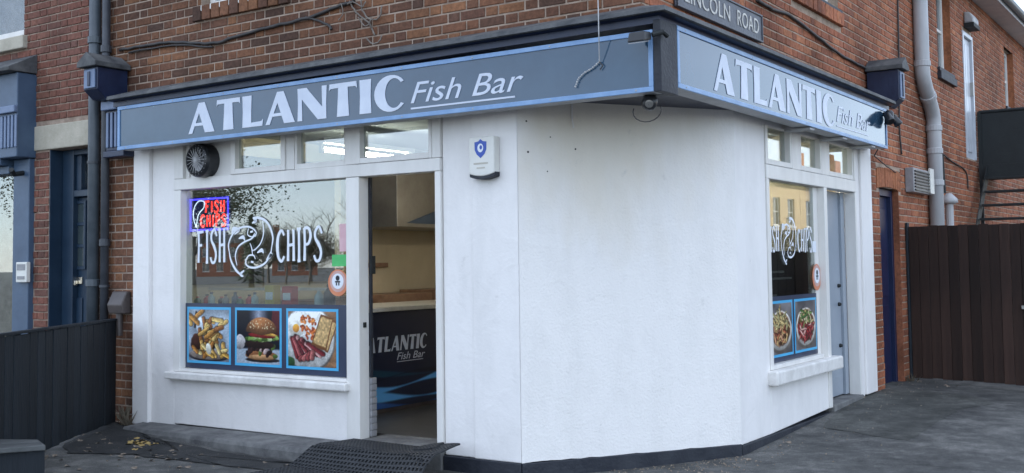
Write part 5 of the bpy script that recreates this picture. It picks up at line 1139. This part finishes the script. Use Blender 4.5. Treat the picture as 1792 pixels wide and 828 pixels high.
# recessed panelled door
DD = -.20
dl, drx = dop[0]+.04, dop[1]+.12
nd = part('front_door', fbox(FRONT, dl+.16, drx, .22, 2.16, DD-.045, DD), M['door_navy'], nb, bevel=.004, label='dark blue front door with six small panes')
for q in ((dl-.02, dl+.155, .1, 2.63), (dl+.16, drx, 2.165, 2.23), (dl+.16, drx, 2.575, 2.63)): part('door_frame', fbox(FRONT, *q, DD-.05, DD+.06), M['door_navy'], nd, bevel=.006)
part('fanlight', fbox(FRONT, dl+.24, drx-.10, 2.27, 2.56, DD-.02, DD-.014), M['glass_house'], nd)
for q in ((dl+.16, dl+.238, 2.232, 2.573), (drx-.098, drx, 2.232, 2.573)): part('door_frame', fbox(FRONT, *q, DD-.04, DD+.03), M['door_navy'], nd, bevel=.004)
M['pane_dark'] = mat('pane_dark', (.035,.05,.055), (.05,.07,.075), 3, .08, coat=.5)
pu0, pu1 = onY(107, 400, -DD).x, onY(150, 400, -DD).x
for i in range(2):
    for j in range(3):
        w_ = (pu1-pu0)/2; h_ = .215; u = pu0+i*w_; z = 1.47+j*h_
        part('pane', fbox(FRONT, u+.018, u+w_-.018, z+.018, z+h_-.018, DD+.0005, DD+.004), M['pane_dark'], nd)
for i in range(3): part('glazing_bar', fbox(FRONT, pu0+i*w_-.016, pu0+i*w_+.016, 1.455, 2.13, DD+.0005, DD+.016), M['door_navy'], nd, bevel=.003)
for j in range(4): part('glazing_bar', fbox(FRONT, pu0+.017, pu1-.017, 1.47+j*h_-.016, 1.47+j*h_+.016, DD+.0005, DD+.015), M['door_navy'], nd, bevel=.003)
for i in range(2): part('door_panel', fbox(FRONT, pu0+i*w_+.03, pu0+(i+1)*w_-.03, .45, 1.18, DD+.0005, DD+.014), M['door_navy'], nd, bevel=.008)
hc = onY(136, 491, -DD-.0)
part('letter_plate', fbox(FRONT, hc.x-.09, hc.x+.09, hc.z-.035, hc.z+.035, DD+.001, DD+.018), M['brass'], nd, bevel=.005); part('knocker', fbox(FRONT, hc.x-.02, hc.x+.03, hc.z-.05, hc.z+.0, DD+.019, DD+.05), M['brass'], nd, bevel=.008)
# its navy shopfront: pilaster, console, fascia, window
fpart('brick_jamb_step', FRONT, (dop[0], dop[1], -.05, .12, -.3, .05), M['concrete'], nb, bevel=.01)
ns = thing('navy_shopfront', (-7.5, -.1, 0), 'slate blue neighbouring shopfront with pilaster and glazed window', 'shopfront')
pr_, pl_ = onY(58, 420, 0).x, onY(22, 420, -.05).x
part('pilaster', fbox(FRONT, pl_, pr_, .02, 2.56, -.1, .05), M['shop_navy'], ns, bevel=.008)
part('console', fbox(FRONT, pl_-.02, pr_+.02, 2.565, 3.40, -.1, .20), M['shop_navy'], ns, bevel=.01)
for i in range(5): part('flute', fbox(FRONT, pl_+.03+i*.06, pl_+.065+i*.06, 2.66, 2.98, .2005, .215), M['navy_pale'], ns, bevel=.006)
part('console_ledge', fbox(FRONT, pl_-.04, pr_+.03, 3.0, 3.07, .2005, .24), M['navy_pale'], ns, bevel=.008)
mb = MB(); pp = [(.0, 3.405), (.30, 3.405), (.31, 3.44), (.0, 3.60)]; mb.prism([FRONT.p(-13, z, d) for d, z in pp], [FRONT.p(pr_+.04, z, d) for d, z in pp]); part('lead_roof', mb, M['lead'], ns, bevel=.006)
part('fascia_board', fbox(FRONT, -13, pl_-.022, 2.50, 3.40, -.1, .18), M['shop_navy'], ns, bevel=.008)
part('window_head', fbox(FRONT, -13, pl_-.001, 2.42, 2.498, -.1, .10), M['shop_navy'], ns, bevel=.006)
part('window_sill', fbox(FRONT, -13, pl_-.001, .02, .56, -.1, .10), M['shop_navy'], ns, bevel=.006)
part('pane', fbox(FRONT, -13, pl_-.002, .562, 2.418, -.0, .006), M['glass'], ns)
part('blind', fbox(FRONT, -13, pl_-.05, .5, 2.45, -.4, -.38), M['curtain'], ns)
part('hook', MB().tube([FRONT.p(pr_-.10, 2.42, .05), FRONT.p(pr_-.10, 2.40, .15), FRONT.p(pr_-.05, 2.44, .21)], .025, 8), M['black_metal'], ns)
ka, kb = onY(32, 459, -.07), onY(50, 494, -.07)
ky = thing('door_entry_pad', ka, 'small white door entry pad on the slate blue pilaster', 'keypad')
part('pad_body', fbox(FRONT, ka.x, kb.x, kb.z, ka.z, .051, .095), M['white_plastic'], ky, bevel=.006); part('speaker_grille', fbox(FRONT, ka.x+.02, kb.x-.02, ka.z-.08, ka.z-.02, .0952, .098), M['grey_plastic'], ky); part('button', fbox(FRONT, ka.x+.03, kb.x-.03, kb.z+.03, kb.z+.06, .0952, .102), M['grey_plastic'], ky)

# ------------------------------------------------------------------ rubber mat at the door
def mat_z(s, t):
    """s 0..1 left to right, t 0..1 from the threshold outwards"""
    z = .146-.13*ss(.30, .62, t)+.004
    z += .018*math.exp(-((t-.30-.12*s)/.10)**2)*(.4+.8*s)
    z += .055*ss(.60, 1.0, s)*ss(.7, .0, t)
    return z
Mq = [Vector((-2.47,-.06,0)), Vector((-1.42,-.12,0)), Vector((-1.28,-1.15,0)), Vector((-2.62,-1.10,0))]
def mat_p(s, t):
    p = Mq[0].lerp(Mq[1], s).lerp(Mq[3].lerp(Mq[2], s), t); return (p.x, p.y, max(gz(p.x, p.y)+.012, mat_z(s, t)))
nu, nv = 34, 30; mb = MB(); H = .20
for i in range(nu):
    for j in range(nv):
        c4 = [(i, j), (i+1, j), (i+1, j+1), (i, j+1)]; h4 = [(i+H, j+H), (i+1-H, j+H), (i+1-H, j+1-H), (i+H, j+1-H)]
        mb.add([mat_p(a/nu, b/nv) for a, b in c4+h4], [(k, (k+1)%4, 4+(k+1)%4, 4+k) for k in range(4)])
o = part('rubber_mat', mb, M['rubber'], None, solid=.012); tag(o, 'black rubber ring mat crumpled over the shop doorstep', 'mat')

# ------------------------------------------------------------------ fallen leaves and litter
def leaf_mesh(sz, m, k):
    r = random.Random(k); b = MB(); n = 7; ang = [i*2*pi/n for i in range(n)]
    vs = [(0,0,.004)]+[(cos(a)*sz*(1 if i % 2 else .62)*r.uniform(.8,1.2), sin(a)*sz*.7*r.uniform(.8,1.2), r.uniform(0,.012)) for i, a in enumerate(ang)]
    me = bpy.data.meshes.new('fallen_leaf'); me.from_pydata(vs, [], [(0, 1+i, 1+(i+1)%n) for i in range(n)]); me.materials.append(m); return me
lm = [leaf_mesh(.035, M['leaf_litter'], 1), leaf_mesh(.03, M['leaf_dull'], 2), leaf_mesh(.025, M['leaf_dull'], 3), leaf_mesh(.04, M['leaf_litter'], 4)]
def leaf(px, py, k, lab, grp):
    p = onZ(px, py, .04); o = bpy.data.objects.new('fallen_leaf', lm[k]); col.objects.link(o)
    o.location = (p.x, p.y, gz(p.x, p.y)+.004); o.rotation_euler = (rr.uniform(-.2,.2), rr.uniform(-.2,.2), rr.uniform(0,6.28)); tag(o, lab, 'leaf', grp)
for px, py in [(rr.gauss(240,13), rr.gauss(777,3.5)) for _ in range(26)]: leaf(px, py, 3 if rr.random() < .5 else 0, 'yellow fallen leaf in the heap by the concrete step', 'yellow leaves heaped by the step')
for px, py in [(148,765),(172,762),(160,790),(96,798),(82,800),(170,778),(182,772),(155,785),(300,785),(306,788),(270,792),(265,800),(330,797),(118,812),(60,818),(210,800),(40,822),(463,802),(500,806),(530,806),(350,790),(140,775),(165,756)]+[(rr.uniform(30,330), rr.gauss(798,14)) for _ in range(34)]: leaf(px, py, 1+(int(px) % 2), 'dull brown fallen leaf scattered near the black fence and step', 'dull leaves scattered over the front tarmac')
for px, py in [(1125,826),(1090,826),(1225,816),(1240,820),(1245,815),(1310,795),(1380,770),(1365,775),(1655,684),(1675,685),(1660,686)]: leaf(px, py, 1+(int(px) % 2), 'pale scrap of leaf litter beside the side street walls', 'leaf scraps by the side street walls')
# grit and crumbs of litter swept against the walls
mb = MB()
for k in range(800):
    q = rr.random()
    if q < .45: t_ = rr.random(); p = CHA.lerp(CHB, t_)+CHAM.n*(.02+abs(rr.gauss(0,.22)))
    elif q < .75: p = Vector((rr.uniform(-5.2,-2.4), -.42-abs(rr.gauss(0,.35)), 0))
    else: p = Vector((.02+abs(rr.gauss(0,.3)), rr.uniform(1.5,6.4), 0))
    z = gz(p.x, p.y)+.002; s = rr.uniform(.003,.011); a = rr.uniform(0,6.28); e = Vector((cos(a), sin(a), 0))*s; f_ = Vector((-sin(a), cos(a), 0))*s*rr.uniform(.4,1); c = Vector((p.x, p.y, z))
    mb.add([c-e, c+f_, c+e, c-f_, c+Vector((0,0,s*.8))], [(0,1,4),(1,2,4),(2,3,4),(3,0,4)])
tag(part('ground_grit', mb, M['leaf_dull'], None, kind='stuff'), 'grit and crumbs of litter along the foot of the walls', 'grit')
# weeds in the crack at the foot of the pilaster and by the blue door
M['weed'] = mat('weed', (.10,.085,.06), (.17,.14,.10), 20, .9)
def weeds(loc, n, h, lab):
    mb = MB()
    for i in range(n):
        b = Vector(loc)+Vector((rr.uniform(-.06,.06), rr.uniform(-.04,.02), 0)); d = Vector((rr.uniform(-.08,.08), rr.uniform(-.08,.03), h*rr.uniform(.5,1))); s = Vector((.006, 0, 0))
        mb.add([b-s, b+s, b+d*.6+Vector((0,-.01,0))+s*.6, b+d, b+d*.6+Vector((0,-.01,0))-s*.6], [(0,1,2,3,4)])
    tag(part('dry_weeds', mb, M['weed'], None, kind=None), lab, 'weeds')
weeds((-5.18, -.06, .06), 34, .20, 'dry weeds growing at the foot of the white pilaster'); weeds((.03, 6.28, .07), 18, .14, 'dry weeds in the corner between blue door and gate')

# ------------------------------------------------------------------ across the road: what the panes and signs mirror
M['yellow_brick'] = mat('yellow_brick', (.44,.32,.19), (.55,.42,.27), 3, .9, .3, 40); M['red_brick_far'] = mat('red_brick_far', (.34,.13,.08), (.42,.17,.10), 3, .9, .3, 40)
def far_house(y0, lab, red=False, FH=None, grp='terraced houses across the side road'):
    X0 = 19.0; W8 = 8.0; FH = FH or Fr((X0, y0+W8, 0), (0,-1,0), (-1,0,0)); ho = []
    t = thing('terraced_house', FH.p(4, 0, -3), lab, 'house', grp)
    for u in (1.0, 3.4, 5.8):
        ho += [(u, u+1.15, 3.5, 5.1), (u, u+1.15, .9, 2.5)]
    part('wall', slab(FH, 0, W8-.02, -.05, 5.9, -6, 0, ho), M['red_brick_far'] if red else M['yellow_brick'], t)
    for h_ in ho: window(FH, *h_, t, dep=-.12, hbars=(.5,), bars=(.5,), so=.08, sd=.08, sh=.12); 
    part('room_wall', fbox(FH, .2, W8-.2, .2, 5.6, -.72, -.7), M['curtain'], t)
    mb = MB(); mb.add([FH.p(0,5.9,.3),FH.p(W8-.02,5.9,.3),FH.p(W8-.02,5.9,-6.3),FH.p(0,5.9,-6.3),FH.p(0,7.5,-3),FH.p(W8-.02,7.5,-3)], [(0,1,5,4),(2,3,4,5),(1,2,5),(3,0,4),(3,2,1,0)]); rf = part('roof', mb, M['slate'], t)
    ch = part('chimney', fbox(FH, .1, 1.3, 6.5, 8.7, -3.4, -2.4), M['red_brick_far'], rf)
    for i in range(3): part('chimney_pot', MB().lathe([(.13,0),(.11,.5)], FH.p(.35+i*.36, 8.701, -2.9), (0,0,1), 12), M['brick_fired'], rf)
for i in range(6): far_house(26+8.02*i, 'yellow brick terraced house across the side road, facing the shop\'s side wall')
hd_ = Vector((-.72,-.69,0)).normalized(); ht = Vector((-.69,.72,0))
for i in range(5): far_house(0, 'red brick house far across the front road behind the bare trees', True, Fr(Vector((-4,0,0))+hd_*190+ht*(-26+i*13), -ht, -hd_), 'red brick houses far across the front road')
M['bark'] = mat('bark', (.10,.085,.07), (.19,.16,.13), 8, .95, .5, 30, stretch=(1,1,.3))
M['leaf_green'] = mat('leaf_green', (.025,.045,.018), (.06,.09,.03), 4, .7); M['leaf_brown'] = mat('leaf_brown', (.10,.085,.04), (.16,.13,.06), 4, .8)
def tree(px_dir, dist, h, spread, kind, lab):
    """px_dir: the front pane pixel in which the tree is mirrored; the tree itself stands out across the front road"""
    w_ = onY(px_dir, 450, .05); d = Vector((w_.x-CAM.x, -(w_.y-CAM.y), 0)).normalized(); b = Vector((w_.x, w_.y, 0))+d*dist; b.z = -.02
    r = random.Random(int(px_dir*7+dist)); t = thing('street_tree', b, lab, 'tree', None); tr, lf = MB(), MB()
    def grow(p, dr, ln, rad, lev):
        q = p+dr*ln; m_ = p.lerp(q, .5)+Vector((r.uniform(-1,1), r.uniform(-1,1), 0))*ln*.05; tr.tube([p, m_, q], [rad, rad*.8, rad*.6], 6 if lev < 2 else 4, cap=False)
        if lev >= (4 if kind == 'bare' else 3):
            if kind != 'bare':
                for _ in range(480 if spread > 4.5 else 90):
                    c = q+Vector((r.gauss(0,1), r.gauss(0,1), r.gauss(0,.8)))*spread*(.17 if spread > 4.5 and kind == 'green' else .12); s = r.uniform(.035,.085); a = Vector((r.uniform(-1,1), r.uniform(-1,1), r.uniform(-1,1))).normalized(); e = a.orthogonal().normalized()
                    lf.add([c-a*s, c+e*s*.6, c+a*s, c-e*s*.6], [(0,1,2,3)])
            return
        n = r.choice((3,4)) if lev < 3 else 3
        for i in range(n):
            az = 2*pi*(i+r.uniform(-.3,.3))/n+lev; up = r.uniform(.35,.9); nd = (dr*.55+Vector((cos(az)*.8, sin(az)*.8, up*.55))).normalized(); grow(p.lerp(q, r.uniform(.6,1)), nd, ln*r.uniform(.58,.78), rad*.52, lev+1)
    if kind == 'fir':
        tr.tube([b, b+Vector((0,0,h))], [.22, .03], 8)
        for k in range(900):
            f = r.random()**.8; z = h*(.12+.86*f); R2 = spread*(1-f)*.5+.08; az = r.uniform(0,6.28); q = r.uniform(.4,1); c = b+Vector((cos(az)*R2*q, sin(az)*R2*q, z-.25*R2*q)); a = Vector((cos(az), sin(az), -.35)); e = Vector((-sin(az), cos(az), 0)); s = r.uniform(.15,.4)
            lf.add([c-a*s, c+e*s*.35, c+a*s, c-e*s*.35], [(0,1,2,3)])
    else: grow(b, Vector((0,0,1)), h*.30, h*(.012 if kind == 'bare' else .022), 0)
    part('trunk', tr, M['bark'], t, smooth=True)
    if lf.v: part('crown', lf, M['leaf_brown' if kind == 'brown' else 'leaf_green'], t)
tree(338, 38, 9.4, 4.6, 'green', 'dense dark evergreen tree across the front road, mirrored behind the LED sign')
tree(190, 40, 10, 5, 'green', 'tall dark evergreen tree across the front road, mirrored beside the fan')
tree(440, 72, 5.4, 2.6, 'fir', 'pointed fir tree across the front road'); tree(460, 78, 8, 5, 'bare', 'bare winter tree far across the front road beside the fir')
tree(500, 84, 8.5, 5, 'bare', 'bare winter tree far across the front road, middle of three'); tree(540, 80, 8.0, 5, 'bare', 'bare winter tree far across the front road nearest the brown tree')
tree(606, 40, 7.0, 3, 'bare', 'bare tree standing nearest across the front road'); tree(470, 95, 6.5, 7, 'brown', 'broad brown-leaved tree far behind the bare trees'); tree(545, 98, 6.2, 7, 'brown', 'broad brown-leaved tree at the end of the far tree row')
mb = MB(); rr2 = random.Random(9)
w_ = onY(460, 450, .05)
for k in range(5000):
    x = -75+rr2.random()*75; y = -70-rr2.gauss(0,1.2)-(x+30)*-.25; z = abs(rr2.gauss(0,1))*1.5; s = rr2.uniform(.2,.5); a = Vector((rr2.uniform(-1,1), rr2.uniform(-1,1), rr2.uniform(-1,1))).normalized(); e = a.orthogonal().normalized(); c = Vector((x, y, z))
    mb.add([c-a*s, c+e*s*.6, c+a*s, c-e*s*.6], [(0,1,2,3)])
tag(part('distant_hedge', mb, M['leaf_brown'], None, kind='stuff'), 'long brown hedge far across the front road', 'hedge')
